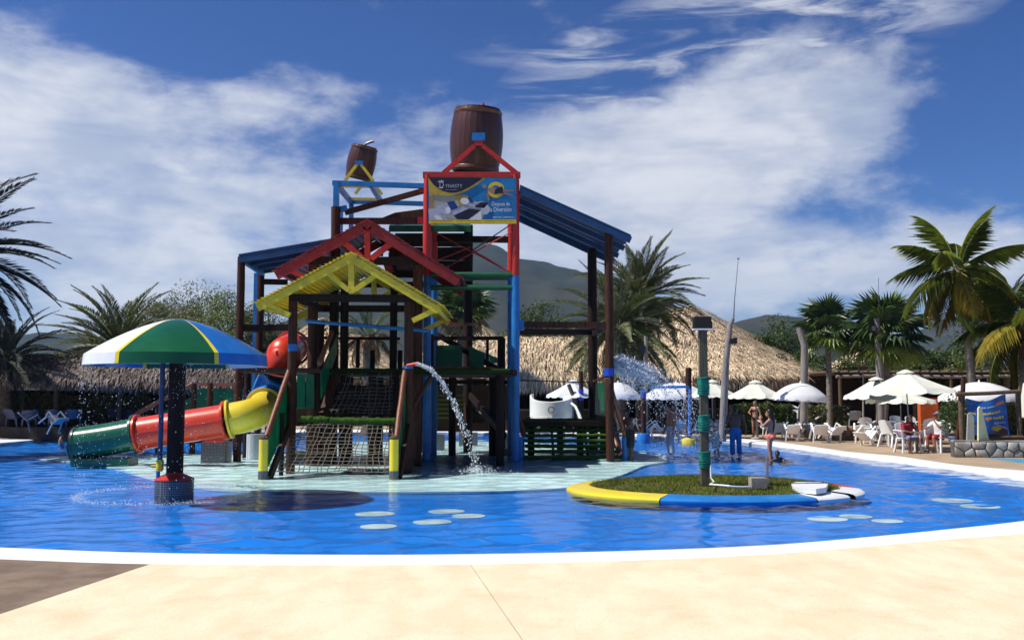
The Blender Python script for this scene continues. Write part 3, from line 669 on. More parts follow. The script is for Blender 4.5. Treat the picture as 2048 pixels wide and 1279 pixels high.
# --- blue shed roofs left and right
def shed(name, fl, fr, bl, br, ribs, mat='blue_roof'):
    """lapped boards laid between two sloping edges; the corners go front-left, front-right, back-left, back-right"""
    fl, fr, bl, br = (P3(p) for p in (fl, fr, bl, br)); n = ribs
    root = MB().bar(fl + Vector((0, .06, -.12)), fr + Vector((0, .06, -.12)), .1, .2).build(name, mat, T)
    MB().bar(bl + Vector((0, -.06, -.12)), br + Vector((0, -.06, -.12)), .1, .2).build('rafter', mat, root)
    for i in range(1, 3): MB().bar(fl.lerp(bl, i / 3) - Vector((0, 0, .13)), fr.lerp(br, i / 3) - Vector((0, 0, .13)), .09, .17).build('rafter', mat, root)
    for i in range(n):
        t0, t1 = i / n, (i + .94) / n; dz = Vector((0, 0, .03 * (i % 2)))
        MB().prism([fl.lerp(bl, t0) + dz, fr.lerp(br, t0) + dz, fr.lerp(br, t1) + dz, fl.lerp(bl, t1) + dz], (0, 0, .05)).build('roof_board', mat, root)
    return root
shed('blue_shed_roof', (1040, 372, 29.9), (1262, 472, 29.9), (1036, 431, 35.6), (1226, 518, 35.6), 9)
shed('blue_shed_roof', (477, 511, 29.9), (672, 478, 29.9), (520, 536, 33), (700, 508, 33), 6)
post(1217, 466, 30.2, r=.135); post(1184, 497, 35, r=.17, mat='wood_dark')
post(483, 514, 30.1, r=.125); post(522, 545, 32.8, r=.13); sqpost(513, 546, 32.8, 860, .14)
beam((487, 521, 30.2), (526, 547, 32.8), .16, .12, 'blue'); 
beam((522, 563, 32.8), (575, 564, 32.8), .19, .12); beam((480, 655, 30.2), (590, 655, 30.2), .2, .12); beam((484, 656, 30.2), (520, 660, 32.8), .18, .1)
beam((522, 700, 32.8), (640, 702, 32.8), .12, .1)
beam((1036, 649, 30.2), (1217, 650, 30.2), .19, .13, 'wood_brown'); beam((1036, 663, 31.5), (1184, 664, 34.8), .2, .13); beam((1184, 668, 35), (1217, 652, 30.4), .18, .1)
sqpost(1043, 640, 30.1, 660, .16, 'blue', 'blue_bracket')
a = W(1217, 747, 30.2); MB().tube([W(1217, 736, 30.2), W(1217, 752, 30.2)], .165, 14).build('blue_band', 'blue_band', T, 50)
# --- decks and railings
def deckbox(x0, x1, y, d0, d1, th=.14, name='deck_floor', mat='wood_dark', nb=8):
    A, B = W(x0, y, d0), W(x1, y, d0)
    root = MB().box((A.x, d0, A.z - th), (B.x, d1, A.z - .03)).build(name, mat, T)
    for i in range(nb):
        u0, u1 = lerp(A.x, B.x, i / nb), lerp(A.x, B.x, (i + .95) / nb); MB().box((u0, d0 + .02, A.z - .027), (u1, d1, A.z)).build('deck_board', mat, root)
    return root
deckbox(598, 806, 838, 25.25, 27.4); deckbox(655, 1034, 738, 27.45, 33.5, nb=14); deckbox(478, 655, 735, 28, 33, nb=7); deckbox(1050, 1215, 842, 31.75, 35.0, nb=7)
for (x0, x1, y, d) in ((601, 658, 837, 25.2), (660, 792, 840, 25.2)):
    A, B = W(x0, y, d), W(x1, y + 2, d); n = 26
    MB().tube([A.lerp(B, i / n) + Vector((0, random.uniform(-.015, .015), random.uniform(-.015, .015))) for i in range(n + 1)], [random.uniform(.075, .1) for _ in range(n + 1)], 9).build('turf_roll', 'turf', T, 60)
A, B = W(660, 741, 27.4), W(1020, 741, 27.4); MB().tube([A.lerp(B, i / 30) for i in range(31)], [random.uniform(.06, .08) for _ in range(31)], 8).build('turf_roll', 'turf_dark', T, 60)
beam((862, 676, 33), (1008, 676, 33), .13, .09); beam((862, 736, 32.8), (1008, 737, 32.8), .13, .09, 'wood_brown'); beam((862, 763, 33.4), (1030, 764, 33.4), .14, .1)
beam((868, 665, 34), (1006, 744, 33), .2, .1); beam((862, 648, 34), (945, 648, 34), .1, .08, 'wood_rail'); beam((975, 680, 33.5), (975, 740, 33.5), .1, .1)
panel([(872, 690, 33.1), (924, 690, 33.1), (924, 733, 33.1), (872, 733, 33.1)]); panel([(938, 690, 33.1), (968, 706, 33.1), (968, 733, 33.1), (938, 733, 33.1)])
panel([(958, 700, 36), (1000, 718, 34.5), (1000, 725, 34.5), (958, 728, 36)], 'green_panel')
for x in (862, 800, 745): post(x, 668 if x > 850 else 700, 33.1, r=.09, mat='wood_dark', ybot=740)
beam((655, 676, 33), (800, 677, 33), .1, .08); beam((600, 676, 33), (655, 675, 33), .1, .08); 
post(716, 678, 33, r=.07, mat='wood_dark', ybot=735)
# under-floor: dark boards put in for its black shade, with bracing and stairs
for x in (700, 760, 905, 985): post(x, 742, 33.2, r=.13, mat='wood_dark')
for x in (655, 745, 1000): post(x, 742, 28.5, r=.12, mat='wood_dark')
for y, in ((785,), (805,), (822,), (838,)): beam((940, y, 36), (1008, y, 36), .26, .04, 'wood_dark', 'shade_board')
beam((940, 790, 35), (1010, 872, 31.6), .22, .1); beam((952, 818, 35.6), (1006, 850, 34.5), .06, .1, 'wood_grey')
for i in range(6):
    y = 789 + i * 9; z = W(895, y, 36 - i * .3)
    s_ = MB().box((W(864, y, 36 - i * .3).x, z.y - .3, z.z - .05), (W(926, y, 36 - i * .3).x, z.y, z.z)).build('stair_tread', 'turf', T)
beam((862, 790, 36.2), (864, 850, 34), .22, .08); beam((928, 790, 36.2), (930, 850, 34), .22, .08)
panel([(800, 746, 32), (858, 746, 32), (858, 900, 32), (800, 900, 32)], 'wood_dark', .05, 'shade_board')
panel([(862, 838, 37), (1010, 838, 37), (1010, 862, 37), (862, 862, 37)], 'wood_dark', .05, 'shade_board')
panel([(690, 770, 31), (790, 770, 31), (790, 832, 31), (690, 832, 31)], 'wood_dark', .05, 'shade_board'); panel([(870, 770, 38), (1015, 770, 38), (1015, 840, 38), (870, 840, 38)], 'wood_dark', .05, 'shade_board')
# footings
def footing(px, py, w=.5, h=.28, mat='tile_dark', cap='yellow'):
    g = G(px, py, ZA); f = MB().box((g.x - w / 2, g.y, ZA - .02), (g.x + w / 2, g.y + w, ZA + h)).build('footing', mat, T)
    if cap: MB().lathe((g.x, g.y + w / 2, ZA + h), [(w * .5, .003), (w * .47, .05), (w * .3, .075), (.01, .08)], 16).build('footing_cap', cap, f, 50)
for px, py in ((598, 927), (630, 916), (815, 923), (838, 905)): footing(px, py)
for px, py, w, h in ((936, 892, .75, .55), (1003, 900, .8, .6), (876, 900, .45, .6), (1026, 912, .6, .25)): footing(px, py, w, h, 'tile_dark', None)
g = G(834, 905, ZA); MB().tube([(g.x, g.y, ZA + .2), (g.x, g.y, ZA + 1.0)], .05, 8).build('valve_pipe', 'blue', T, 50)
MB().box((g.x - .12, g.y - .2, ZA + .75), (g.x + .35, g.y + .05, ZA + 1.02)).build('valve_box', 'yellow', T); MB().box((g.x + .12, g.y - .24, ZA + .42), (g.x + .32, g.y, ZA + .7)).build('valve_box', 'yellow', T)
# --- net ramp : rails, side panels, yellow stub posts
for xb, xt in ((527, 581), (788, 811)):
    foot = Vector((W(xb, 900, 23.95).x, 23.95, ZA)); top = W(xt, 733, 25.85); xe = W(xb + (46 if xb < 600 else 22), 800, 25.75).x
    s0 = Vector((foot.x, foot.y, .9)); kn = Vector((foot.x, foot.y, .0))
    MB().tube([(foot.x, foot.y, ZA), (foot.x, foot.y, .12)], .125, 16).build('stub_base', 'tile_dark', T, 50)
    MB().tube([(foot.x, foot.y, .12), (foot.x, foot.y, .9)], .115, 16).build('stub_post', 'yellow_slide', T, 50)
    MB().ball((foot.x, foot.y, .93), .12, 10, 6, (1, 1, .7)).build('stub_cap', 'wood_log', T, 60)
    pole(s0 + Vector((.06, .05, .06)), top, .075, 'wood_rail')
    f2 = Vector((foot.x, foot.y + .15, ZA)); t2 = Vector((xe, 25.9, 1.32))
    MB().bar(f2 + Vector((.12, 0, 0)), t2 + Vector((.12, 0, 0)), .09, .22).build('stringer', 'wood_brown', T)
    yd = 25.9
    for k, (u0, u1) in enumerate(((.04, .48), (.52, .98))):
        y0, y1 = lerp(foot.y, yd, u0), lerp(foot.y, yd, u1); lo0, lo1 = lerp(.02, 1.25, u0), lerp(.02, 1.25, u1); hi0, hi1 = lerp(.84, 2.6, u0), lerp(.84, 2.6, u1); xa, xb_ = lerp(foot.x, xe, u0), lerp(foot.x, xe, u1)
        MB().prism([(xa, y0, lo0), (xb_, y1, lo1), (xb_, y1, hi1), (xa, y0, hi0)], (.035, 0, 0)).build('side_panel', 'green_panel', T)
    post((565 if xb < 600 else 803), 825 if xb < 600 else 810, 25.1, r=.06, mat='wood_dark')
for i in range(2): panel([(594 + i * 18, 748, 26.2), (610 + i * 18, 748, 26.2), (610 + i * 18, 816, 26.2), (594 + i * 18, 816, 26.2)])
for u0, u1 in ((0, .47), (.51, 1)):
    b0, b1 = W(641, 797, 26.4), W(672, 706, 28.4); t0, t1 = W(641, 741, 26.4), W(673, 668, 28.4)
    MB().prism([b0.lerp(b1, u0), b0.lerp(b1, u1), t0.lerp(t1, u1), t0.lerp(t1, u0)], (.035, 0, 0)).build('side_panel', 'green_panel', T)
pole((639, 727, 26.4), (664, 664, 28.4), .07); beam((644, 832, 26.3), (676, 742, 27.6), .3, .12, 'wood_brown', 'stringer'); beam((793, 836, 26.3), (795, 745, 27.5), .3, .12, 'wood_dark', 'stringer')
pole((826, 812, 25.9), (862, 752, 26.4), .065, 'wood_brown', 'brace')
# --- left landing stairs with green panels
pole((259, 836, 34), (330, 796, 34), .09); beam((385, 768, 34), (482, 769, 34), .12, .08, 'wood_rail')
for x in (388, 421, 474): post(x, 766, 34, r=.1, mat='wood_brown')
for x0, x1 in ((391, 416), (426, 469), (480, 515)): panel([(x0, 776, 34), (x1, 776, 34), (x1, 818, 34), (x0, 818, 34)])
panel([(300, 835, 34), (385, 792, 34), (385, 838, 34), (330, 862, 34)]); pole((330, 798, 34), (386, 768, 34), .09); post(318, 810, 34, r=.09)
deckbox(385, 520, 826, 34.1, 36.5, nb=5)
for i in range(6):
    a = W(375 - i * 15, 832 + i * 8, 34.2); MB().box((a.x - .28, a.y, a.z - .06), (a.x, a.y + 1.3, a.z)).build('stair_tread', 'turf_dark', T)
for x in (497, 540): post(x, 690, 31.5, r=.12, mat='wood_dark')
# --- right stairs of turf-covered steps
sf = G(1145, 921, ZA).y; zt = W(1145, 838, sf + 1.95).z
x0b, x1b = W(1050, 920, sf).x, W(1243, 920, sf).x
for i in range(8):
    t = i / 7; y = sf + 1.95 * t; z = lerp(.06, zt, t); n = 22
    st = MB().box((x0b, y + .02, z - .06), (x1b - .02, y + .14, z - .035)).build('step', 'wood_dark', T)
    MB().tube([(lerp(x0b, x1b, k / n), y + random.uniform(-.012, .012), z - .03 + random.uniform(-.01, .012)) for k in range(n + 1)], [random.uniform(.054, .07) for _ in range(n + 1)], 9).build('turf_nosing', 'turf', st, 60)
    MB().box((x0b, y + .03, z - .018), (x1b - .02, y + .2, z + .008)).build('turf_mat', 'turf', st)
for x in (x0b - .04, lerp(x0b, x1b, .3), lerp(x0b, x1b, .66), x1b + .02):
    MB().bar((x, sf + (.3 if x0b < x < x1b else .12), .0), (x, sf + 2.15, zt - .12), .07, .24).build('stringer', 'wood_dark' if x < x1b else 'wood_rail', T)
for x in (x0b - .16, x1b + .13):
    MB().tube([(x, sf - .02, ZA), (x, sf - .02, .68)], .115, 16).build('stub_post', 'blue', T, 50)
pole((1251, 871, sf), (1214, 755, 30.1), .1); pole((1047, 868, sf), (1037, 838, sf + .6), .09)
pole((1240, 912, sf + .25), (1211, 812, sf + 1.6), .085, 'wood_rail', 'brace')
beam((1034, 760, 31.4), (1180, 764, 35), .04, .04, 'wood_dark', 'handrail'); beam((1186, 762, 35), (1212, 754, 30.3), .09, .06, 'wood_brown', 'handrail')
panel([(1190, 766, 34), (1211, 764, 30.6), (1211, 832, 30.6), (1190, 828, 34)]); panel([(1184, 765, 35), (1196, 765, 35), (1196, 828, 35), (1184, 828, 35)], 'wood_dark')
for x, d in ((1062, 33), (1120, 34.8), (1160, 33.5), (1206, 34.5)): post(x, 838, d, r=.12, mat='wood_dark')

# --- rope nets hung on the ramps
def net(label, bl, br, tl, tr, nv, nh, sag, miss=0.0):
    bl, br, tl, tr = (P3(p) for p in (bl, br, tl, tr)); N_ = thing('cargo_net', label, 'net', (bl + br) / 2)
    def S(u, v):
        p = bl.lerp(br, u).lerp(tl.lerp(tr, u), v); k = math.sin(math.pi * v)
        n = mnoise.noise_vector(Vector((u * 5, v * 5, nv)))
        return p + Vector((n.x * .07, 0, n.z * .04 - sag * k)) + Vector((0, n.y * .04, 0))
    for i in range(nv):
        u = (i + .5) / nv + random.uniform(-.012, .012); v1 = 1 if random.random() > miss else random.uniform(.3, .8)
        MB().tube([S(u + random.uniform(-.004, .004), v1 * k / 16) for k in range(17)], .0125, 5, False).build('rope', 'rope', N_)
    for j in range(nh):
        v = (j + .3) / nh + random.uniform(-.012, .012); u0 = 0 if random.random() > miss else random.uniform(.1, .6)
        MB().tube([S(lerp(u0, 1, k / 22), v + random.uniform(-.004, .004)) for k in range(23)], .012, 5, False).build('rope', 'rope', N_)
net('grey rope cargo net sloping from the turf edge down into the water', (548, 944, 23.85), (786, 944, 23.85), (604, 842, 25.2), (790, 846, 25.2), 19, 14, .05)
net('upper rope net in the shade above the turf edge', (655, 828, 26.3), (782, 828, 26.3), (692, 746, 27.35), (790, 746, 27.35), 11, 11, .03, .45)

# ------------------------------------------------------------------ barrels
def barrel(label, c, rmid, rend, H, tilt, n, pipe):
    B = thing('tipping_barrel', label, 'barrel', c, 'wooden barrels on top of the play tower')
    da = 2 * math.pi / n; K = 9
    def rad(t): return rend + (rmid - rend) * (1 - (2 * t - 1) ** 2)
    m_ = MB(); vs = []
    for k in range(K + 1):
        t = k / K; r = rad(t); z = (t - .5) * H
        for a, dr in ((-.492, 0), (-.46, .004), (.46, .004), (.492, 0)): vs.append(((r + dr) * math.cos(a * da), (r + dr) * math.sin(a * da), z))
        for a in (.492, -.492): vs.append(((r - .04) * math.cos(a * da), (r - .04) * math.sin(a * da), z))
    fs = []
    for k in range(K):
        for j in range(6): fs.append((k * 6 + j, k * 6 + (j + 1) % 6, (k + 1) * 6 + (j + 1) % 6, (k + 1) * 6 + j))
    fs += [tuple(range(6))[::-1], tuple(K * 6 + j for j in range(6))]
    m_.add(vs, fs); me = m_.mesh('stave', smooth=35); me.materials.append(M['barrel'])
    for i in range(n): inst('stave', me, B, (0, 0, 0), (0, 0, i * da))
    for t in (.045, .93):
        h_ = MB().lathe((0, 0, 0), [(rad(t - .03) + .008, (t - .53) * H), (rad(t) + .034, (t - .52) * H), (rad(t) + .034, (t - .48) * H), (rad(t + .03) + .008, (t - .47) * H)], 40)
        inst('hoop', h_.mesh('hoop', smooth=40), B, (0, 0, 0)).data.materials.append(M['hoop'])
    for z in (-.44 * H, .40 * H):
        d_ = MB().lathe((0, 0, z), [(.001, 0), (rend * .99, 0), (rend * .99, -.04), (.001, -.04)], 30); inst('barrel_head', d_.mesh('barrel_head'), B, (0, 0, 0)).data.materials.append(M['wood_dark'])
    p_ = MB().tube([Vector(p) * rmid for p in pipe], .045, 8); inst('filler_pipe', p_.mesh('filler_pipe', smooth=50), B, (0, 0, 0)).data.materials.append(M['metal_grey' if rmid < .6 else 'red'])
    B.rotation_euler = tilt
    return B
barrel('big dark brown barrel under the red A-shaped struts above the billboard', W(953, 281, 31.65), .9, .76, 2.12, (R(6), R(3), 0), 30, [(.05, 0, 1.0), (.08, -.1, 1.25), (.2, -.2, 1.34), (.24, -.2, 1.22)])
barrel('small tilted reddish barrel between yellow struts on the blue frame', W(723, 325, 31.5), .48, .40, 1.12, (R(8), R(13), 0), 24, [(-.1, 0, .9), (0, -.05, 1.3), (.3, -.1, 1.5), (.55, -.12, 1.62)])

# ------------------------------------------------------------------ billboard on the tower
BD = 29.80
bo = W(856.5, 447.5, BD); bx = W(1033, 447.5, BD) - bo; by = W(856.5, 356, BD) - bo; by.y = 0; bx.y = 0
def bq(cx, cy, k=0): return bo + bx * ((cx - 130) / 1735) + by * (1 - (cy - 250) / 890) + Vector((0, -.0035 * k, 0))
BB = thing('billboard', 'printed vinyl billboard with white lettering tied between the red tower posts', 'billboard', bo + bx * .5)
MB().prism([bq(130, 1140), bq(1865, 1140), bq(1865, 250), bq(130, 250)], (0, .02, 0)).build('vinyl_sheet', 'print_blue', BB)
def shape(pts, mat, k, name='printed_shape'):
    m_ = MB(); m_.add([bq(x, y, k) for x, y in pts], [tuple(range(len(pts)))]); return m_.build(name, mat, BB)
def oval(cx, cy, rx, ry, mat, k, rot=0, n=22):
    return shape([(cx + rx * math.cos(a) * math.cos(rot) - ry * math.sin(a) * math.sin(rot), cy + rx * math.cos(a) * math.sin(rot) + ry * math.sin(a) * math.cos(rot)) for a in (2 * math.pi * i / n for i in range(n))], mat, k)
shape([(150, 540), (520, 570), (700, 600), (1000, 690), (1180, 735), (1330, 780), (1240, 900), (1190, 1070), (150, 1072)], 'print_cream', 1)
shape([(150, 590), (240, 590), (240, 830), (150, 850)], 'print_tan', 2); shape([(130, 850), (300, 840), (420, 1000), (440, 1070), (150, 1072)], 'print_silver', 2)
shape([(300, 800), (500, 720), (720, 815), (950, 835), (1180, 885), (930, 1068), (450, 1062), (420, 950), (300, 900)], 'print_sheet', 3)
shape([(640, 610), (760, 575), (920, 590), (900, 700), (760, 780)], 'print_gold', 2); oval(850, 700, 85, 65, 'print_white', 4, .2)
shape([(860, 770), (1170, 700), (1320, 740), (1200, 870), (1050, 830)], 'print_sheet', 3); shape([(500, 720), (640, 698), (720, 830), (575, 885)], 'print_royal', 5)
shape([(910, 640), (970, 630), (1025, 720), (965, 738)], 'print_royal', 5); shape([(640, 690), (700, 680), (745, 790), (715, 815)], 'print_cream', 6)
oval(520, 880, 52, 68, 'print_white', 6, -.1); oval(580, 1000, 130, 45, 'print_cream', 5, .15); oval(330, 1030, 90, 40, 'print_white', 4, .5)
shape([(630, 980), (940, 842), (1160, 880), (900, 1068), (700, 1055)], 'print_navy', 6); shape([(1050, 790), (1170, 722), (1325, 730), (1230, 835), (1060, 826)], 'print_navy', 6)
shape([(915, 1068), (1172, 888), (1182, 1066)], 'print_white', 7); oval(1255, 870, 85, 95, 'print_silver', 6, .5)
shape([(128, 252), (150, 560), (300, 588), (520, 605), (700, 572), (880, 505), (1050, 412), (1260, 252)], 'print_gold', 8)
shape([(140, 251), (230, 380), (330, 455), (430, 510), (560, 540), (680, 536), (800, 500), (950, 425), (1090, 335), (1215, 251)], 'print_navy', 9)
for rx, mt, k in ((165, 'print_yellow', 2), (92, 'print_deep', 3)): oval(1465, 480, rx, rx * .95, mt, k)
oval(1420, 490, 120, 55, 'print_skin', 4, .15); oval(1240, 415, 45, 38, 'print_tan', 5); shape([(1290, 520), (1330, 560), (1340, 690), (1310, 690), (1270, 590)], 'print_skin', 4)
shape([(1450, 470), (1590, 410), (1610, 550), (1440, 555)], 'print_navy', 6); shape([(1590, 450), (1700, 490), (1810, 480), (1810, 505), (1690, 520), (1590, 500)], 'print_skin', 5); shape([(1590, 520), (1810, 580), (1800, 605), (1590, 560)], 'print_skin', 5)
shape([(145, 1068), (1858, 1056), (1865, 1140), (145, 1140)], 'print_yellow', 10)
ex, ey = bx.normalized(), by.normalized(); um = bx.length / 1735; vm = by.length / 890
def lettering(s, h, cx, cy, mat, k, sq=1.0, align='LEFT', space=1.0):
    text_mb(s, h * vm / .70, bq(cx, cy, k), ex, ey, sq, align, space).build('lettering', mat, BB)
lettering('D', 112, 345, 440, 'print_silver', 10, .8); lettering('YNASTY', 66, 465, 440, 'print_silver', 10, .93, space=1.02)
shape([(330, 340), (315, 320), (350, 325), (345, 295), (375, 320), (395, 280), (408, 320), (440, 300), (430, 340)], 'print_silver', 11, 'printed_crown'); shape([(340, 430), (440, 445), (400, 460), (330, 445)], 'print_silver', 11)
lettering('Después de', 74, 1378, 790, 'print_white', 10, .70); lettering('la Diversión', 86, 1330, 905, 'print_white', 10, .72)
random.seed(5)
for y, x0, x1, hh, mt in ((1025, 1405, 1815, 16, 'print_white'), (488, 470, 690, 8, 'print_silver'), (1092, 190, 590, 12, 'print_navy'), (1094, 690, 1160, 11, 'print_navy'), (1096, 1240, 1820, 11, 'print_navy')):
    m_ = MB(); x = x0                                   # fine print too small to read: a row of little strokes
    while x < x1:
        w = random.uniform(8, 18); h = hh * random.uniform(.7, 1.2); m_.add([bq(x, y, 12), bq(x + w, y, 12), bq(x + w, y - h, 12), bq(x, y - h, 12)], [(0, 1, 2, 3)]); x += w + random.choice((5, 6, 6, 16))
    m_.build('fine_print', mt, BB)

# ------------------------------------------------------------------ tube slide
SL = thing('tube_slide', 'closed tube slide of green, red, yellow and blue fibreglass lengths curving off the tower', 'slide', W(300, 922, 28.4))
RT = .485
def slide_len(pts, mat, flange=(True, True), seam=True, r=RT):
    ps = catmull([P3(p) for p in pts], 8, False); m_ = MB().tube(ps, r, 28, False); o = m_.build('slide_length', mat, SL, 50)
    MB().tube(ps, r - .02, 24, False).build('inner_skin', mat, o, 50)
    for k, e in ((0, flange[0]), (-1, flange[1])):
        if e:
            d = (ps[1] - ps[0] if k == 0 else ps[-1] - ps[-2]).normalized() * .03
            MB().tube([ps[k] - d * 1.6, ps[k] - d, ps[k] + d, ps[k] + d * 1.6], [r + .02, r + .10, r + .10, r + .02], 32, False).build('flange', mat, o, 40)
    if seam:
        MB().tube([p + Vector((0, -r - .004, .02)) for p in ps], .018, 6).build('seam_ridge', mat, o, 60)
    return o
gl = slide_len([(153, 887, 28.6), (210, 879, 28.6), (272, 868, 28.6)], 'green_slide', (False, True))
slide_len([(278, 867, 28.6), (365, 853.5, 28.6), (452, 840, 28.6)], 'red_slide', (True, True))
slide_len([(459, 838, 28.6), (495, 831, 28.7), (520, 822, 29.2), (528, 811, 29.9)], 'yellow_slide', (True, True))
slide_len([(530, 807, 30.1), (534, 790, 30.5), (545, 762, 30.6), (557, 745, 30.4)], 'blue_slide', (True, True), False, .5)
slide_len([(562, 738, 30.3), (566, 715, 30.2), (573, 703, 30.6), (585, 696, 31.4)], 'red_slide', (True, True), False, .5)
MB().ball(W(568, 712, 30.25), .56, 20, 14, (1, .9, 1.1)).build('entry_hood', 'red_slide', SL, 60)
MB().tube([W(568, 677, 30.2), W(552, 705, 29.72), W(556, 740, 29.8)], .035, 8).build('hood_rib', 'red', SL, 60)
e = W(151, 887.5, 28.6)
MB().tube([e + Vector((-.0, 0, 0)), e + Vector((.05, 0, .0))], [RT + .06, RT + .06], 28, False).build('outlet_rim', 'black', gl, 40)
MB().lathe((0, 0, 0), [(RT * .55, 0), (RT * .98, 0)], 24, R(180), R(360)).xf(Matrix.Translation(e + Vector((-.03, 0, 0))) @ Matrix.Rotation(R(90), 4, 'X') @ Matrix.Rotation(R(80), 4, 'Y')).build('outlet_lip', 'white_plastic', gl)
e2 = W(270, 905, 28.6); MB().box((e.x + .05, 28.2, ZA), (e2.x - .05, 29.0, e.z - RT + .08)).build('slide_cradle', 'green_slide', SL)
for px, py, w, mt in ((425, 926, .74, 'tile_dark'), (508, 919, .38, 'tile_white')):
    g = G(px, py, ZA); top = W(px, 884 if w > .5 else 868, g.y).z
    (MB().box((g.x - w / 2, g.y, ZA), (g.x + w / 2, g.y + w, top)) if w > .5 else MB().tube([(g.x, g.y + .2, ZA), (g.x, g.y + .2, top)], w * .8, 18)).build('pedestal', mt, SL, 40)
    if w > .5: MB().box((g.x - .3, g.y + .05, top), (g.x + .3, g.y + .6, top + .14)).build('saddle', 'red_slide', SL)

# ------------------------------------------------------------------ mushroom shower
mc = G(354, 989, ZF); mc.y = 19.35; mc.x = W(355.5, 720, 19.35).x
MS = thing('mushroom_shower', 'mushroom shower with white, green and blue dome panels on a dark post', 'water feature', mc)
zr = W(355, 728, 19.35 - 1.75).z - .0; Rm = 1.76; ztop = W(355, 637.5, 19.35).z
zb, zs = zr + .02, zr + .235
def dome(r):    # height of the shell above the sharp shoulder
    return zs + (ztop - zs) * (1 - (r / Rm) ** 1.55) ** 1.0
cols = {0: 'dome_green', 1: 'dome_blue', 2: 'dome_white', 3: 'dome_green', 4: 'dome_blue', 5: 'dome_white'}
cut0 = R(-90 - 37 + 19.4)                          # green faces the camera, blue to the right, white to the left
step = R(60)
for i in range(6):
    a0 = cut0 + step * i; col = cols[i]
    prof = [(r, dome(r)) for r in [Rm * k / 18 for k in range(1, 19)]]
    prof = [(.001, ztop)] + prof + [(Rm + .025, zb + .0), (Rm - .03, zb - .004), (Rm - .06, zb + .1)]
    MB().lathe((mc.x, mc.y, 0), prof, 18, a0 + R(1.4), a0 + step - R(1.4)).build('dome_panel', col, MS, 32)
    MB().lathe((mc.x, mc.y, 0), [(r + (.004 if r > .1 else 0), z + .004) for r, z in prof], 2, a0 - R(1.4), a0 + R(1.4)).build('dome_stripe', 'dome_yellow', MS, 32)
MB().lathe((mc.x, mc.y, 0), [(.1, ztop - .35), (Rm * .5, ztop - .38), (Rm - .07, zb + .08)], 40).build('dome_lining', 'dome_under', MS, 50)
MB().tube([(mc.x, mc.y, ZF), (mc.x, mc.y, ztop - .3)], .165, 20).build('trunk', 'wood_dark', MS, 50)
MB().lathe((mc.x, mc.y, 0), [(.38, ZF), (.38, .29), (.36, .31)], 32).build('pedestal', 'tile_dark', MS, 30)
MB().lathe((mc.x, mc.y, 0), [(.385, .305), (.38, .33), (.17, .43), (.16, .46)], 32).build('pedestal_cap', 'red', MS, 40)
px_ = mc.x - .26; py_ = mc.y - .12
MB().tube([(px_ - .03, py_, .3), (px_ - .03, py_, .62)], .04, 12).build('pipe', 'blue', MS, 50)
MB().tube([(px_, py_, .6), (px_ + .0, py_, zb + .35)], .05, 12).build('pipe', 'blue_roof', MS, 50)
vv = MB().tube([(px_, py_, .48), (px_, py_, .55), (px_, py_, .6), (px_, py_, .66), (px_, py_, .72)], [.055, .08, .062, .085, .06], 12).build('valve', 'yellow_slide', MS, 50)
MB().tube([(px_ - .16, py_ - .02, .58), (px_, py_, .58)], .028, 8).build('valve_handle', 'yellow_slide', vv, 50)
# ------------------------------------------------------------------ palms, trees, hedges
random.seed(21)
def frond_mesh(L, droop, nl, ll, lw, fwd=.55, hang=.25, vee=.3, mats=('palm_green',), seed=0, bare=.12, twist=.0):
    """feather leaf along +X: a tapering rib with leaflets on both sides"""
    rnd = random.Random(seed); m_ = MB(); K = 12
    def rib(t): return Vector((L * (t - .18 * droop * t ** 3), twist * L * t * t, -L * droop * .62 * t ** 2.1))
    m_.tube([rib(k / K) for k in range(K + 1)], [lerp(.035, .006, k / K) * L / 3 for k in range(K + 1)], 4, False)
    for i in range(nl):
        t = lerp(bare, .99, (i + rnd.random() * .6) / nl); p = rib(t); d = (rib(min(1, t + .02)) - rib(t - .02)).normalized()
        side = Vector((0, 1, 0)); up = side.cross(d) * -1
        if up.z < 0: up = -up
        k = math.sin(math.pi * min(1, .12 + .88 * ((t - bare) / (1 - bare))) ** .8); k = max(.28, k)
        for s in (-1, 1):
            l = ll * k * rnd.uniform(.85, 1.12); fw = fwd + .5 * t + rnd.uniform(-.12, .12)
            q = (side * s + d * fw + up * vee + up * rnd.uniform(-.12, .12)).normalized()
            w = d * lw * .5 + up * lw * .12 * rnd.uniform(-1, 1)
            mid = p + q * l * .5 + Vector((0, 0, -hang * l * .18)); tip = p + q * l * .95 + Vector((0, 0, -hang * l * rnd.uniform(.7, 1.2)))
            m_.add([p, mid - w, tip, mid + w], [(0, 1, 2), (0, 2, 3)])
    me = m_.mesh('frond')
    for k in mats: me.materials.append(M[k])
    return me
def fan_mesh(pet, r, nseg, mat, seed, spread=300, droop=.3):
    rnd = random.Random(seed); m_ = MB(); m_.tube([(0, 0, 0), (pet * .6, 0, -.02), (pet, 0, -.08 * pet)], [.03, .02, .015], 4, False)
    c = Vector((pet, 0, -.08 * pet))
    for i in range(nseg):
        a = R(lerp(-spread / 2, spread / 2, (i + .5) / nseg)); l = r * (1 - .25 * abs(a) / R(180)) * rnd.uniform(.92, 1.05)
        d = Vector((math.cos(a), math.sin(a), .12 * math.cos(a))); sd = Vector((-math.sin(a), math.cos(a), 0)); w = l * math.tan(R(spread / nseg)) * .36
        m1 = c + d * l * .55; z1 = Vector((0, 0, .05 * (1 if i % 2 else -1)))
        tip = c + d * l + Vector((0, 0, -droop * l * rnd.uniform(.5, 1.1)))
        m_.add([c, m1 - sd * w + z1, m1 + sd * w - z1, tip], [(0, 1, 2), (1, 3, 2)])
    me = m_.mesh('fan_leaf'); me.materials.append(M[mat]); return me
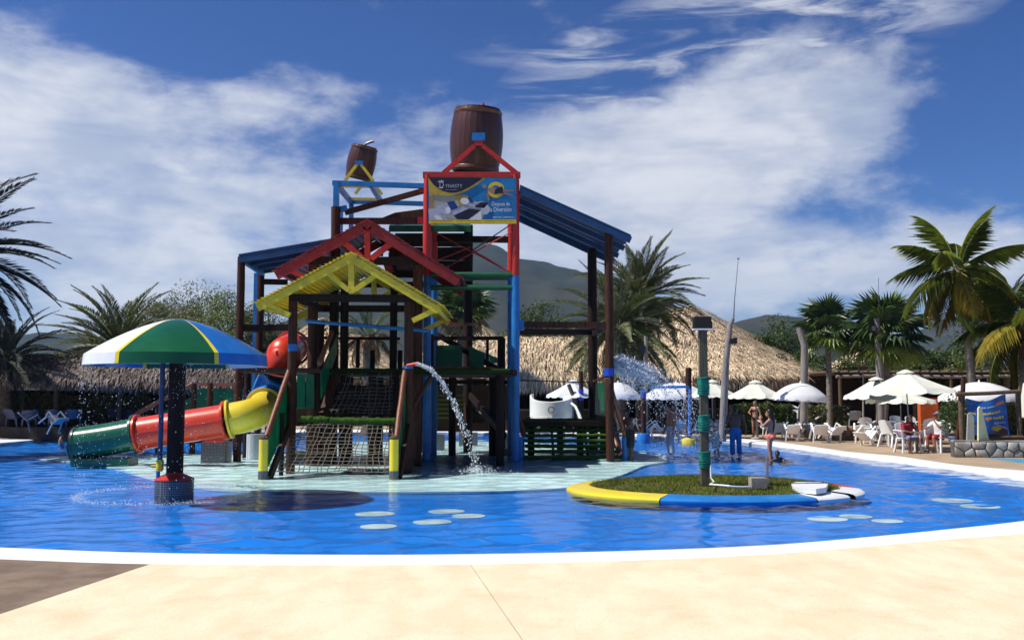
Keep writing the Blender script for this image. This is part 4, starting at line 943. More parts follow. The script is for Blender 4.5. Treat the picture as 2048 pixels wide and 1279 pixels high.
def trunk_mb(base, top, r0, r1, bend=0.0, rings=26, rough=.06, n=12):
    base, top = Vector(base), Vector(top); ps, rs = [], []
    for k in range(rings + 1):
        t = k / rings; p = base.lerp(top, t) + Vector((bend * math.sin(math.pi * t), 0, 0)); ps.append(p)
        rs.append(lerp(r0, r1, t) * (1 + (rough if k % 2 else -rough)) * (1 + .35 * max(0, .08 - t) / .08))
    return MB().tube(ps, rs, n)
def palm(name, label, base, crown, r0, r1, meshes, n, elev, scale=1.0, bark='palm_bark', bend=0.0, group='palm trees', azs=None, rough=.06, extra=None, jit=14, dead=None):
    P_ = thing(name, label, 'palm tree', base, group); c = Vector(crown) - Vector(base)
    trunk_mb(base, crown, r0, r1, bend, rough=rough).build('trunk', bark, P_, 60)
    rnd = random.Random(n * 7 + int(base[0] * 10)); ga = 2.399963
    for i in range(n):
        t = (i + .5) / n; el = lerp(elev[0], elev[1], t ** .85) + rnd.uniform(-jit * .5, jit * .5); az = (i * ga if azs is None else R(azs[i % len(azs)])) + R(rnd.uniform(-jit, jit))
        me = meshes[rnd.randrange(len(meshes))] if not callable(meshes) else meshes(t, rnd)
        inst('frond', me, P_, c + Vector((math.cos(az) * r1 * .6, math.sin(az) * r1 * .6, -.25 * t * scale)), (R(rnd.uniform(-25, 25)), R(-el), az), scale * rnd.uniform(.88, 1.1))
    if extra: extra(P_, c)
    return P_
date = [frond_mesh(3.1, .42 + .12 * k, 58, .54, .068, .75, .12, .42, ('palm_grey' if k != 1 else 'palm_green',), 40 + k) for k in range(3)]
date_dark = [frond_mesh(3.4, .5 + .14 * k, 62, .54, .07, .75, .15, .38, ('palm_dark',), 50 + k) for k in range(3)]
coco = [frond_mesh(3.2, .55 + .16 * k, 78, .82, .034, .42, .95, .0, ('coco_green',), 60 + k) for k in range(3)]
coco_y = [frond_mesh(3.2, .75 + .15 * k, 70, .78, .036, .4, 1.0, 0, ('coco_yellow',), 70 + k) for k in range(2)]
coco_b = [frond_mesh(2.6, 1.0, 44, .55, .055, .35, .8, 0, ('thatch_dry',), 80)]
fan = [fan_mesh(.75, 1.1, 38, 'fan_green', 90 + k, 290, .22 + .12 * k) for k in range(3)]
fan_l = [fan_mesh(.7, 1.1, 38, 'fan_bright', 95, 290, .4)]
fan_dry = [fan_mesh(.6, .85, 30, 'thatch_dry', 97, 240, .5)]

def gz(px, py, d): p = W(px, py, d); return Vector((p.x, d, ZD))
# date palms right of the tower
palm('date_palm', 'bushy grey-green date palm with a thick dark trunk right of the tower', gz(1237, 760, 49), W(1236, 648, 49), .42, .40, date, 62, (86, -42), 1.2, rough=.1)
palm('date_palm', 'taller date palm leaning its fronds to the right over the big thatched cone', gz(1279, 760, 51), W(1279, 592, 51), .24, .22, date, 58, (88, -36), 1.2, rough=.1)
# date palms at the left
palm('date_palm', 'date palm rising behind the grey thatched roof left of the mushroom shower', gz(240, 760, 52), W(240, 690, 52), .3, .3, date, 54, (88, -16), 1.3, rough=.1)
palm('date_palm', 'tall dark date palm whose fronds hang in at the left edge', gz(-112, 760, 33), W(-112, 505, 33), .32, .28, date_dark, 84, (75, -68), 1.16, rough=.1)
palm('date_palm', 'low dark date palm behind the thatch at the left edge', gz(15, 760, 44), W(12, 715, 44), .3, .28, date_dark, 40, (82, -28), .95, rough=.1)
palm('date_palm', 'small far date palm before the left hill', gz(185, 760, 80), W(188, 695, 80), .25, .22, date, 22, (80, -20), .72, rough=.1)
palm('date_palm', 'small feathery palm behind the shed before the right hill', gz(1858, 760, 66), W(1858, 735, 66), .25, .22, date, 20, (75, -5), .85, rough=.1)
# coconut palms at the right
def coco_pick(t, rnd): return coco[rnd.randrange(3)] if t < .55 or rnd.random() < .4 else (coco_y[rnd.randrange(2)] if t < .93 else coco_b[0])
def nuts(P_, c):
    for k in range(9):
        a = k * 2.4; MB().ball(ORI[P_] + c + Vector((.3 * math.cos(a), .3 * math.sin(a), -.3 - .1 * (k % 3))), .13, 8, 6, (1, 1, 1.25)).build('coconut', 'coco_yellow' if k % 2 else 'coco_green', P_, 60)
palm('coconut_palm', 'tall coconut palm with yellowing lower fronds and a curved grey trunk', gz(1947, 790, 41), W(1915, 534, 41), .21, .13, coco_pick, 21, (90, -56), .95, 'palm_bark_grey', .12, extra=nuts, rough=.05)
palm('coconut_palm', 'coconut palm cut off by the right edge with drooping golden fronds', gz(2046, 790, 40), W(2052, 640, 40), .30, .22, coco_pick, 22, (85, -50), 1.0, 'palm_bark_grey', rough=.05)
palm('coconut_palm', 'dark coconut palm behind at the right edge', gz(2010, 790, 55), W(2012, 620, 55), .2, .15, [coco[0], coco[1], date_dark[0]], 20, (80, -50), .9, 'palm_bark_grey', rough=.05)
# fan palms
def fanpick(t, rnd): return fan[rnd.randrange(3)] if t < .8 else fan_l[0]
def fanpick2(t, rnd): return fan_l[0] if (t < .1 or t > .84) else fan[rnd.randrange(3)]
def fanpick3(t, rnd): return fan[rnd.randrange(3)] if t < .45 else (fan_l[0] if t < .55 else fan_dry[0])
palm('fan_palm', 'slim fan palm with a small round dark crown behind the white parasol', gz(1658, 850, 47), W(1654, 655, 47), .16, .12, fanpick, 19, (88, -50), 1.02, 'palm_bark_grey', .05)
palm('fan_palm', 'fan palm with one bright new leaf beside the grey floodlight pole', gz(1766, 850, 46), W(1774, 660, 46), .17, .13, fanpick2, 24, (88, -52), 1.3, 'palm_bark_grey', .05)
palm('fan_palm', 'fan palm with a skirt of dry brown leaves seen through the tower', gz(928, 760, 50), W(926, 622, 50), .35, .3, fanpick3, 46, (85, -80), 1.0, 'palm_bark')
palm('fan_palm', 'dry brown palm seen under the yellow roof between the dark posts', gz(738, 760, 46), W(738, 668, 46), .3, .3, lambda t, r: (date[1] if t < .5 else coco_b[0]), 26, (85, -40), .62, 'palm_bark')

# leafy trees and shrubs: branches and leaf-sized faces gathered in clumps
def leaves(mb, c, r, n, size, rnd, flat=.8):
    for _ in range(n):
        d = Vector((rnd.gauss(0, 1), rnd.gauss(0, 1), rnd.gauss(0, 1))).normalized() * (r * rnd.random() ** .45); d.z *= flat
        a = Vector((rnd.gauss(0, 1), rnd.gauss(0, 1), rnd.gauss(0, .6))).normalized(); b = a.cross(Vector((rnd.gauss(0, 1), rnd.gauss(0, 1), rnd.gauss(0, 1)))).normalized()
        s = size * rnd.uniform(.6, 1.3); p = c + d; mb.add([p - a * s, p - b * s * .45, p + a * s, p + b * s * .45], [(0, 1, 2, 3)])
def tree(name, label, base, top_z, rx, rz, mat, n_clump, leaf, per, seed, cat='tree', group=None, trunk_r=.15, sparse=0.0):
    rnd = random.Random(seed); base = Vector(base); T_ = thing(name, label, cat, base, group); cz = top_z - rz
    c0 = Vector((base.x, base.y, cz)); lm = MB(); bm_ = MB(); bm_.tube([base, base.lerp(c0, .55) + Vector((rnd.uniform(-.2, .2), 0, 0)), c0], [trunk_r, trunk_r * .75, trunk_r * .4], 8)
    for i in range(n_clump):
        d = Vector((rnd.gauss(0, 1), rnd.gauss(0, 1), rnd.gauss(.15, .9))).normalized() * rnd.uniform(.35, 1.0)
        p = c0 + Vector((d.x * rx, d.y * rx * .8, d.z * rz)); st = base.lerp(c0, rnd.uniform(.6, 1))
        bm_.tube([st, st.lerp(p, .5) + Vector((0, 0, rnd.uniform(-.1, .25))), p], [trunk_r * .32, trunk_r * .2, .012], 4, False)
        leaves(lm, p, rnd.uniform(.28, .55) * min(rx, rz) * (1 - sparse * .3), per, leaf, rnd)
    bm_.build('trunk', 'bark', T_, 60); lm.build('crown', mat, T_)
    return T_
g_ = 'leafy trees behind the pool'
for i, (px, top, d, rx, rz, mat, lab) in enumerate((
    (395, 573, 68, 3.6, 2.6, 'leaf_olive', 'thin leafy olive-green tree behind the left thatch'), (455, 588, 64, 3.0, 2.3, 'leaf_light', 'light green leafy tree just left of the tower'),
    (330, 585, 72, 2.8, 2.4, 'leaf_olive', 'airy olive tree between the left date palm and the light tree'), (540, 600, 66, 3.0, 2.2, 'leaf_olive', 'leafy tree seen between the left tower posts'),
    (1085, 605, 60, 2.4, 1.9, 'leaf', 'dark green leafy tree under the right cross beam'), (1150, 640, 62, 2.2, 1.8, 'leaf', 'low dark tree left of the date palms'),
    (1040, 650, 60, 2.0, 1.5, 'leaf_light', 'light shrub tree above the left thatch ridge'), (1563, 632, 62, 1.9, 1.7, 'leaf', 'dark bushy tree behind the grey weathered pole'),
    (1530, 690, 64, 2.2, 1.3, 'leaf', 'low dark bush on the right of the thatched cone'), (2000, 610, 60, 3.2, 2.8, 'leaf', 'big shadowy tree behind the right coconut palms'))):
    tree('leafy_tree', lab, gz(px, 790, d), W(px, top, d).z, rx, rz, mat, 46 if i < 4 else 40, .085, 165 if i < 4 else 120, 100 + i, group=g_, sparse=.2)
for i, (px, top, d, rx, rz, mat, lab) in enumerate((
    (1690, 712, 58, 2.6, 1.2, 'leaf', 'rounded green bush above the shed beside the slim fan palm'), (1735, 716, 60, 2.0, 1.1, 'leaf', 'green bush behind the fan palm with the bright leaf'),
    (1830, 722, 62, 1.6, .9, 'leaf_light', 'pale green bush behind the shed roof'), (1970, 700, 56, 2.6, 1.2, 'leaf_light', 'golden green bush right of the tall coconut trunk'),
    (270, 700, 60, 1.8, .8, 'leaf', 'dark low bush behind the left thatch'), (140, 705, 62, 2.0, .9, 'leaf_olive', 'olive bush behind the left thatch between two palms'), (345, 668, 58, 2.2, 1.3, 'leaf_olive', 'green bush right behind the dome of the mushroom shower'),
    (430, 650, 60, 2.6, 1.6, 'leaf_light', 'broad light bush left of the tower posts'), (1900, 690, 60, 2.0, 1.2, 'leaf', 'dark bush between the pale bush and the tall coconut trunk'), (1610, 700, 60, 2.2, 1.0, 'leaf', 'bush on the right shoulder of the great thatched cone'), (1790, 700, 64, 1.8, 1.0, 'leaf', 'bush right of the far small cone'))):
    tree('bush', lab, gz(px, 790, d), W(px, top, d).z, rx, rz, mat, 42, .085, 110, 140 + i, 'bush', 'bushes behind the roofs', .08)
# hedges in front of the palapas
def hedge(label, p0, p1, h, th, mat, seed, n, leaf=.07, name='hedge'):
    rnd = random.Random(seed); p0, p1 = Vector(p0), Vector(p1); H_ = thing(name, label, 'hedge', p0.lerp(p1, .5)); lm = MB(); sm = MB()
    d = (p1 - p0).normalized(); s = Vector((-d.y, d.x, 0)); core = MB(); k = 24; 
    for i in range(n):
        t = rnd.random(); u = rnd.uniform(-1, 1); v = rnd.random() ** .6
        hh = h * (.92 + .16 * mnoise.noise(Vector((t * 9, seed, 0)))); 
        if rnd.random() < .75: u = math.copysign(1, u) * rnd.uniform(.8, 1.05); v = rnd.random()
        p = p0.lerp(p1, t) + s * u * th / 2 + Vector((0, 0, hh * v)); leaves(lm, p, .16, 3, leaf, rnd)
    core.bar(p0 + Vector((0, 0, h * .47)), p1 + Vector((0, 0, h * .47)), th * .8, h * .86); core.build('branches', 'wood_log', H_)
    lm.build('foliage', mat, H_); return H_
hedge('long dark hedge under the eave of the grey left thatch', Vector((gz(-60, 850, 46).x, 46, TZ)), Vector((gz(296, 850, 46).x, 46, TZ)), 1.55, .9, 'leaf_olive', 3, 5200, .075)
hedge('clipped sunlit green hedge behind the coral swimsuit bather', gz(1462, 850, 47.5), gz(1582, 850, 47.5), 1.55, 1.0, 'leaf', 4, 3400)
hedge('reddish green hedge between the slim trunks behind the tipped chairs', gz(1612, 850, 47.5), gz(1692, 850, 47.5), 1.5, .9, 'leaf_olive', 5, 2200)
hedge('dark shrubs behind the blue banner at the right edge', gz(1925, 850, 40), gz(2090, 850, 40), 1.7, .9, 'leaf', 6, 2600)
# ------------------------------------------------------------------ thatched roofs and the open shed
random.seed(33)
def strands(mb, n, fn, lmin, lmax, wmin, wmax, rnd, wild=.42):
    """straw blades: fn() gives point, downhill direction, outward normal"""
    for _ in range(n):
        p, dn, nr = fn(); sd = dn.cross(nr).normalized(); l = rnd.uniform(lmin, lmax); w = rnd.uniform(wmin, wmax) / 2
        d = (dn + sd * rnd.gauss(0, wild) + nr * rnd.uniform(.0, .22)).normalized(); p = p + nr * rnd.uniform(.0, .1)
        m1 = p + d * l * .55 + nr * rnd.uniform(0, .06); e = p + d * l + Vector((0, 0, -.12 * l))
        mb.add([p - sd * w, p + sd * w, m1 + sd * w * .9, m1 - sd * w * .9, e], [(0, 1, 2, 3), (3, 2, 4)])
def cone_roof(label, c, r, ze, za, mat, n, posts, sx=1.0, seed=1, aim=None, flat_top=0.0, sy=1.0):
    rnd = random.Random(seed); c = Vector(c); Rf = thing('palapa', label, 'thatched roof', (c.x, c.y, ZD)); prof = [(flat_top + .01, za)]
    def prf(t): return lerp(flat_top, r, t), lerp(za, ze, t) - (za - ze) * .06 * math.sin(math.pi * t)
    core = MB().lathe((0, 0, 0), [(prf(k / 10)[0] + .001, prf(k / 10)[1] - .12) for k in range(11)] + [(r * .99, ze - .35), (r * .93, ze - .3), (flat_top + .01, za - .6)], 48)
    core.v = [Vector((c.x + v.x * sx, c.y + v.y * sy, v.z)) for v in core.v]; core.build('thatch_core', 'thatch_core', Rf, 60)
    def fn():
        t = math.sqrt(rnd.random()); a = rnd.uniform(-math.pi, 0) if rnd.random() < .85 else rnd.uniform(0, math.pi)
        q, z = prf(t); o = Vector((math.cos(a) * sx, math.sin(a) * sy, 0)).normalized(); sl = Vector((math.cos(a) * r * sx, math.sin(a) * r * sy, -(za - ze))).normalized()
        side = Vector((-math.sin(a), math.cos(a), 0)); nr = sl.cross(side); nr = nr if nr.z > 0 else -nr
        return Vector((c.x + math.cos(a) * q * sx, c.y + math.sin(a) * q * sy, z)), sl, nr.normalized()
    m_ = MB(); strands(m_, n, fn, .4, .95, .035, .085, rnd)
    def fringe():
        a = rnd.uniform(-math.pi, 0); o = Vector((math.cos(a), math.sin(a), 0)); q = r * rnd.uniform(.93, 1.0)
        return Vector((c.x + math.cos(a) * q * sx, c.y + math.sin(a) * q * sy, ze + rnd.uniform(-.05, .3))), (Vector((0, 0, -1)) + o * .35).normalized(), o
    strands(m_, n // 4, fringe, .5, 1.1, .06, .12, rnd, .22)
    o = m_.build('thatch', mat, Rf); o['kind'] = 'stuff'
    for k in range(posts):
        a = -math.pi * (k + .5) / posts; q = r * .9
        MB().tube([(c.x + math.cos(a) * q * sx, c.y + math.sin(a) * q * sy, ZD), (c.x + math.cos(a) * q * sx, c.y + math.sin(a) * q * sy, ze)], .13, 8).build('post', 'wood_log', Rf, 50)
    return Rf
def row_roof(label, pts, half, ze, zr, mat, n, seed, fringe=.8, back=True, posts=5):
    """long thatched roof along a line: rounded ridge, shaggy eave towards the pool"""
    rnd = random.Random(seed); pts = [Vector(p) for p in pts]; Rf = thing('palapa', label, 'thatched roof', (pts[0].x, pts[0].y, ZD)); k = 40
    def at(t):
        f = t * (len(pts) - 1); i = min(int(f), len(pts) - 2); return pts[i].lerp(pts[i + 1], f - i)
    def pr(u): # u 0 ridge .. 1 eave
        return half * (u ** .8), zr - (zr - ze) * (u ** 1.7)
    core = MB(); vs = []; sec = [(-1, ze - .25), (-.8, lerp(ze, zr, .5)), (-.4, zr - .12)] + [(pr(u)[0] / half, pr(u)[1] - .12) for u in (0, .2, .4, .6, .8, 1)] + [(.97, ze - .4), (.85, ze - .3)]
    ns = len(sec)
    for i in range(k + 1):
        p = at(i / k); n_ = mnoise.noise(Vector((p.x * .4, seed, 0))) * .08
        for o, z in sec: vs.append((p.x, p.y - o * half, z + p.z + n_))
    core.add(vs, [(i * ns + j, (i + 1) * ns + j, (i + 1) * ns + (j + 1) % ns, i * ns + (j + 1) % ns) for i in range(k) for j in range(ns)]); core.build('thatch_core', 'thatch_core', Rf, 60)
    m_ = MB()
    def fn():
        t = rnd.random(); u = rnd.random(); p = at(t); o, z = pr(u); o2, z2 = pr(min(1, u + .05)); o1, z1 = pr(max(0, u - .05))
        dn = Vector((0, -(o2 - o1), z2 - z1)).normalized(); nr = Vector((0, dn.z, -dn.y)); nr = nr if nr.y < 0 or nr.z > .5 else -nr
        return Vector((p.x, p.y - o, z + p.z)), dn, (nr if nr.z > 0 or nr.y < 0 else -nr)
    strands(m_, n, fn, .35, .9, .04, .10, rnd)
    def fr():
        p = at(rnd.random()); return Vector((p.x, p.y - half * rnd.uniform(.9, 1.0), ze + p.z + rnd.uniform(-.05, .3))), Vector((0, -.25, -1)).normalized(), Vector((0, -1, 0))
    strands(m_, n // 4, fr, .5, fringe * 1.15, .06, .13, rnd, .22)
    o = m_.build('thatch', mat, Rf); o['kind'] = 'stuff'
    for i in range(posts):
        p = at((i + .5) / posts); MB().tube([(p.x, p.y - half * .75, ZD), (p.x, p.y - half * .75, ze + p.z)], .12, 8).build('post', 'wood_log', Rf, 50)
    return Rf
d = 57
cone_roof('great sunlit thatched cone roof behind the parasols', (W(1372, 700, d + 8).x, d + 8, 0), 10.7, W(1400, 752, d).z, W(1368, 611, d + 8).z, 'thatch_sun', 23000, 9, 1.0, 2, flat_top=.5, sy=.9)
row_roof('long straw thatched roof right behind the tower with a shaggy golden eave', [(W(985, 700, 55).x, 55, 0), (W(1120, 700, 55).x, 55, 0), (W(1260, 700, 56).x, 56, 0)], 3.0, W(1100, 752, 52).z, W(1100, 679, 55).z, 'thatch_sun', 8000, 4, .95)
row_roof('grey thatched roof, shade in its straw colour, along the left side of the pool', [(W(-140, 700, 46).x, 46, .1), (W(60, 700, 46).x, 46, .06), (W(250, 700, 46).x, 46, -.1), (W(500, 700, 46.5).x, 46.5, -.32)], 2.6, W(200, 754, 43.4).z, W(100, 716, 46).z, 'thatch_shaded', 12000, 5, .55)
cone_roof('pale thatched cone seen through the yellow house', (W(655, 700, 66).x, 66, 0), 6.6, W(700, 745, 61).z, W(655, 632, 66).z, 'thatch_sun', 6500, 5, 1.0, 6, flat_top=.3)
cone_roof('thatched cone seen through the tower behind the fan palm', (W(945, 700, 70).x, 70, 0), 6.5, W(945, 752, 65).z, W(945, 640, 70).z, 'thatch_sun', 5500, 5, 1.0, 7, flat_top=.3)
cone_roof('small far thatched cone behind the floodlight pole', (W(1752, 700, 75).x, 75, 0), 5.2, W(1790, 745, 71).z, W(1745, 682, 75).z, 'thatch_sun', 4000, 4, 1.0, 8, flat_top=.3)
# dark rooms under the great cone and the row roof: counters and back walls, shaded by added slabs and side walls
def bar_room(label, x0, x1, y, d, h, mat='wood_dark'):
    a, b = W(x0, 790, d), W(x1, 790, d); K = thing('bar_building', label, 'building', ((a.x + b.x) / 2, d, ZD))
    MB().box((a.x, d, ZD), (b.x, d + .25, h)).build('back_wall', mat, K)
    MB().box((a.x - .2, d - 3.2, h - .02), (b.x + .2, d + .3, h + .06)).build('shade_slab', mat, K)
    for x in (a.x, b.x): MB().box((x - .1, d - 3.0, ZD), (x + .1, d - .01, h - .03)).build('shade_wall', mat, K)
    c_ = MB().box((a.x + .4, d - 2.4, ZD), (b.x - .4, d - 2.0, 1.15)).build('counter', 'wood_log', K); MB().box((a.x + .3, d - 2.55, 1.15), (b.x - .3, d - 1.85, 1.22)).build('counter_top', 'concrete', c_)
    n = int((b.x - a.x) / 2.4)
    for i in range(n): x = lerp(a.x + .6, b.x - .6, i / max(1, n - 1)); MB().tube([(x, d - 2.1, ZD), (x, d - 2.1, h)], .09, 8).build('post', 'wood_log', K, 50)
    return K
bar_room('dark bar room under the long straw roof', 985, 1262, 790, 56.5, 3.4); bar_room('shadowed bar room under the great thatched cone', 1290, 1668, 790, 60, 3.2)
bar_room('dark room under the grey left thatch', -130, 500, 790, 50.5, 2.2); bar_room('dark back room under the pale cone behind the tower', 560, 985, 790, 63, 3.0)
# open shed with a flat roof of logs at the right
sd = 52.0; x0, x1 = W(1672, 745, sd).x, W(2140, 745, sd).x; zt = W(1850, 749, sd).z
SH = thing('open_shed', 'long low dark shed with a flat log roof behind the right parasols', 'shed', ((x0 + x1) / 2, sd, ZD))
MB().box((x0, sd + .2, zt), (x1, sd + 5, zt + .1)).build('roof', 'wood_dark', SH); MB().box((x0, sd + 4.6, ZD), (x1, sd + 4.8, zt)).build('back_wall', 'wood_dark', SH)
for i in range(24):
    x = lerp(x0 + .1, x1 - .1, i / 23); MB().tube([(x, sd - .2 + random.uniform(-.2, .15), zt + .17), (x + random.uniform(-.1, .1), sd + 4.9, zt + .17)], .08, 7).build('roof_log', 'wood_log', SH, 60)
for u0, u1, z in ((0, .4, -.1), (.22, .62, -.16), (.45, 1, -.13)):
    MB().tube([(lerp(x0, x1, u0), sd, zt + z), (lerp(x0, x1, (u0 + u1) / 2), sd - .05, zt + z + .06), (lerp(x0, x1, u1), sd, zt + z + .02)], .085, 8).build('edge_log', 'wood_grey', SH, 60)
for i in range(7): x = lerp(x0 + .3, x1 - .3, i / 6); MB().tube([(x, sd + .3, ZD), (x, sd + .3, zt)], .1, 8).build('post', 'wood_log', SH, 50)
ow = MB().box((W(1841, 820, 40).x, 40, ZD), (W(1877, 820, 40).x, 40.3, W(1860, 796, 40).z)).build('orange_wall', 'orange_wall', None)
tag(ow, 'orange plastered pillar under the cream parasol', 'pillar')
# ------------------------------------------------------------------ grass island in the pool
random.seed(44)
ic = Vector((W(1424, 900, 20.1).x, 20.1, 0)); RI = 3.06; EY = .80 
IS = thing('grass_island', 'round grass island with a yellow, blue, white and red kerb in the pool', 'island', (ic.x, ic.y, ZF))
def squash(mb):
    for v in mb.v: v.y = ic.y + (v.y - ic.y) * EY
    return mb
squash(MB().lathe((ic.x, ic.y, 0), [(RI - .3, ZF), (RI - .3, .1)], 60)).build('island_wall', 'floor_blue', IS, 40)
prof = [(RI - .3, -.03), (RI - .02, -.03), (RI + .0, .0), (RI, .045), (RI - .05, .08), (RI - .13, .095), (RI - .42, .12), (RI - .50, .13), (RI - .52, .08)]
for a0, a1, mt in ((-225, -118.4, 'yellow_slide'), (-118, -60.4, 'blue'), (-60, -41, 'white_plastic'), (-36, -6, 'white_plastic'), (-5.6, 38, 'red'), (38.4, 134.6, 'blue')):
    squash(MB().lathe((ic.x, ic.y, 0), prof, max(6, int((a1 - a0) / 3)), R(a0), R(a1))).build('kerb_length', mt, IS, 40)
def mound(r): return .11 + .15 * (1 - (r / (RI - .5)) ** 2)
squash(MB().lathe((ic.x, ic.y, 0), [(.001, mound(0))] + [(k / 10 * (RI - .5), mound(k / 10 * (RI - .5))) for k in range(1, 11)], 40)).build('soil_mound', 'grass_soil', IS, 60)
gm_ = MB(); rnd = random.Random(9)
for _ in range(26000):
    a = rnd.uniform(0, 2 * math.pi); r = math.sqrt(rnd.random()) * (RI - .47); p = Vector((ic.x + r * math.cos(a), ic.y + r * math.sin(a), mound(min(r, RI - .5)) - .005))
    if mnoise.noise(p * 1.1) < -.32 and rnd.random() < .75: continue
    h = rnd.uniform(.025, .075); b = rnd.uniform(0, 6.28); w = Vector((math.cos(b), math.sin(b), 0)) * rnd.uniform(.004, .009); l = Vector((rnd.gauss(0, .025), rnd.gauss(0, .025), h))
    gm_.add([p - w, p + w, p + l], [(0, 1, 2)])
squash(gm_)
go = gm_.build('grass', 'grass', IS); go['kind'] = 'stuff'
def slab_piece(pts, z, th, name='white_slab'):
    ps = [G(x, y, z) for x, y in pts]; m_ = MB().prism([p for p in ps][::-1], (0, 0, -th)); return m_.build(name, 'white_plastic', IS)
slab_piece([(1582, 966), (1592, 963), (1640, 963), (1656, 967), (1652, 974), (1632, 977), (1600, 975), (1585, 971)], .235, .1)
slab_piece([(1640, 982), (1652, 977), (1660, 976), (1664, 984), (1648, 989)], .10, .05)
# lamp pole on the island
lp = G(1410, 966, .26)
LP = thing('floodlight_pole', 'square olive timber pole with three green rope wraps and a black floodlight on the island', 'pole', lp)
zt = W(1410, 660, lp.y).z; MB().bar((lp.x, lp.y, .2), (lp.x, lp.y, zt), .155, .155, (0, 1, 0)).build('pole', 'pole_olive', LP)
for y0, y1 in ((754, 789), (829, 862), (902, 934)):
    za, zb_ = W(1410, y1, lp.y).z, W(1410, y0, lp.y).z; n = 9
    wr = None
    for k in range(n):
        z = lerp(za, zb_, (k + .5) / n); s = .096; pts = []
        for q in range(20):
            a = 2 * math.pi * q / 20; f = s / max(abs(math.cos(a)), abs(math.sin(a))) ; f = min(f, .115); pts.append((lp.x + f * math.cos(a), lp.y + f * math.sin(a), z + .012 * math.sin(a + k)))
        o = MB().tube(pts, (zb_ - za) / n * .54, 6, closed=True).build('rope_coil', 'rope_green', LP, 60)
fl = MB().box((lp.x - .18, lp.y - .1, zt + .03), (lp.x + .16, lp.y + .12, zt + .27)).build('floodlight', 'black', LP)
MB().box((lp.x - .2, lp.y - .11, zt - .0), (lp.x + .18, lp.y + .05, zt + .028)).build('bracket', 'white_plastic', fl)
for s in (-1, 1): MB().box((lp.x - .01 + s * .185, lp.y - .02, zt + .0), (lp.x + s * .195 , lp.y + .02, zt + .18)).build('bracket_arm', 'black', fl)
c0 = Vector((lp.x + .1, lp.y - .1, .62)); cp = [c0, Vector((c0.x, c0.y, .38)), Vector((c0.x + .05, c0.y - .05, .3)), G(1420, 968, .29), G(1460, 971, .3)]
MB().tube(cp, .018, 8).build('conduit', 'white_plastic', LP, 50); MB().tube([G(1456, 971.5, .3), G(1480, 973, .285), G(1500, 973, .27)], .016, 8).build('conduit', 'white_plastic', LP, 50)
b_ = G(1515, 970, .25); MB_ = MB().box((b_.x - .14, b_.y - .1, .2), (b_.x + .16, b_.y + .16, .40))
solo(MB_, 'concrete_block', 'concrete', b_, 'small concrete block on the grass island', 'block')
b_ = G(1535, 968, .24); solo(MB().tube([(b_.x, b_.y, .2), (b_.x + .0, b_.y, .74)], .028, 8).tube([(b_.x, b_.y, .74), (b_.x, b_.y, .77)], .036, 8), 'standpipe', 'metal_grey', b_, 'thin upright pipe beside the concrete block on the island', 'pipe', smooth=50)

# ------------------------------------------------------------------ poles
def pole_thing(name, label, pts, d, radii, mat, extras=None, cat='pole', n=10):
    P = [W(x, y, d) for x, y in pts]; P[0].z = ZD; o = thing(name, label, cat, P[0])
    MB().tube(P, radii, n).build('pole', mat, o, 60)
    if extras: extras(o, P, d)
    return o
def spk(o, P, d):
    a = W(1467, 681, d - .2); s = .14
    MB().add([a + Vector(v) for v in ((-.15, 0, -.12), (.15, 0, -.12), (.17, .05, .16), (-.03, .05, .1), (-.15, .3, -.12), (.15, .3, -.12), (.17, .3, .16), (-.03, .3, .1))], [(0, 1, 2, 3), (7, 6, 5, 4), (0, 4, 5, 1), (1, 5, 6, 2), (2, 6, 7, 3), (3, 7, 4, 0)]).build('loudspeaker', 'black', o)
    MB().tube([W(1467, 640, d), W(1469, 600, d), W(1476.5, 519, d)], [.035, .02, .012], 6).build('aerial', 'metal_grey', o, 60); MB().ball(W(1476.5, 517, d), .05, 8, 5, (1.4, 1, .6)).build('aerial_tip', 'metal_grey', o)
pole_thing('driftwood_pole', 'crooked grey driftwood pole with a black loudspeaker and a tall thin aerial', [(1444, 850), (1450, 760), (1452, 720), (1457, 680), (1460, 650), (1466, 637)], 40, [.16, .15, .14, .12, .11, .09], 'wood_grey', spk)
pole_thing('weathered_pole', 'weathered grey pole with a slanted top left of the slim fan palm', [(1606, 850), (1608, 760), (1609, 720), (1609, 690), (1602, 668), (1597, 656)], 44, [.19, .17, .17, .16, .15, .12], 'wood_grey')
def lamp2(o, P, d):
    a = W(1747, 657, d - .15); MB().box((a.x - .17, a.y - .1, a.z - .15), (a.x + .12, a.y + .15, a.z + .17)).build('floodlight', 'black', o); MB().box((a.x - .12, a.y - .106, a.z - .1), (a.x + .07, a.y - .1, a.z + .12)).build('lens', 'metal_grey', o)
    MB().tube([W(1757, 636, d), W(1757, 555, d)], .012, 5).build('aerial', 'metal_grey', o)
pole_thing('weathered_pole', 'grey weathered pole with a square floodlight beside the bright fan palm', [(1760, 850), (1761, 770), (1757, 700), (1753, 636)], 45, [.2, .18, .17, .14], 'wood_grey', lamp2)
def bird(o, P, d):
    a = W(1726.5, 736, d); MB().box((a.x - .15, a.y - .12, a.z - .1), (a.x + .15, a.y + .12, a.z + .08)).build('lamp_box', 'wood_log', o); MB().box((a.x - .19, a.y - .16, a.z + .083), (a.x + .19, a.y + .16, a.z + .12)).build('lamp_roof', 'thatch_dry', o)
pole_thing('lamp_post', 'thin post with a little wooden lamp box in front of the shed', [(1726, 850), (1726.5, 742)], 46, [.045, .04], 'concrete', bird)
def spk3(o, P, d):
    a = W(1284, 697, d - .15); MB().box((a.x - .12, a.y - .1, a.z - .2), (a.x + .12, a.y + .15, a.z + .2)).build('loudspeaker', 'black', o)
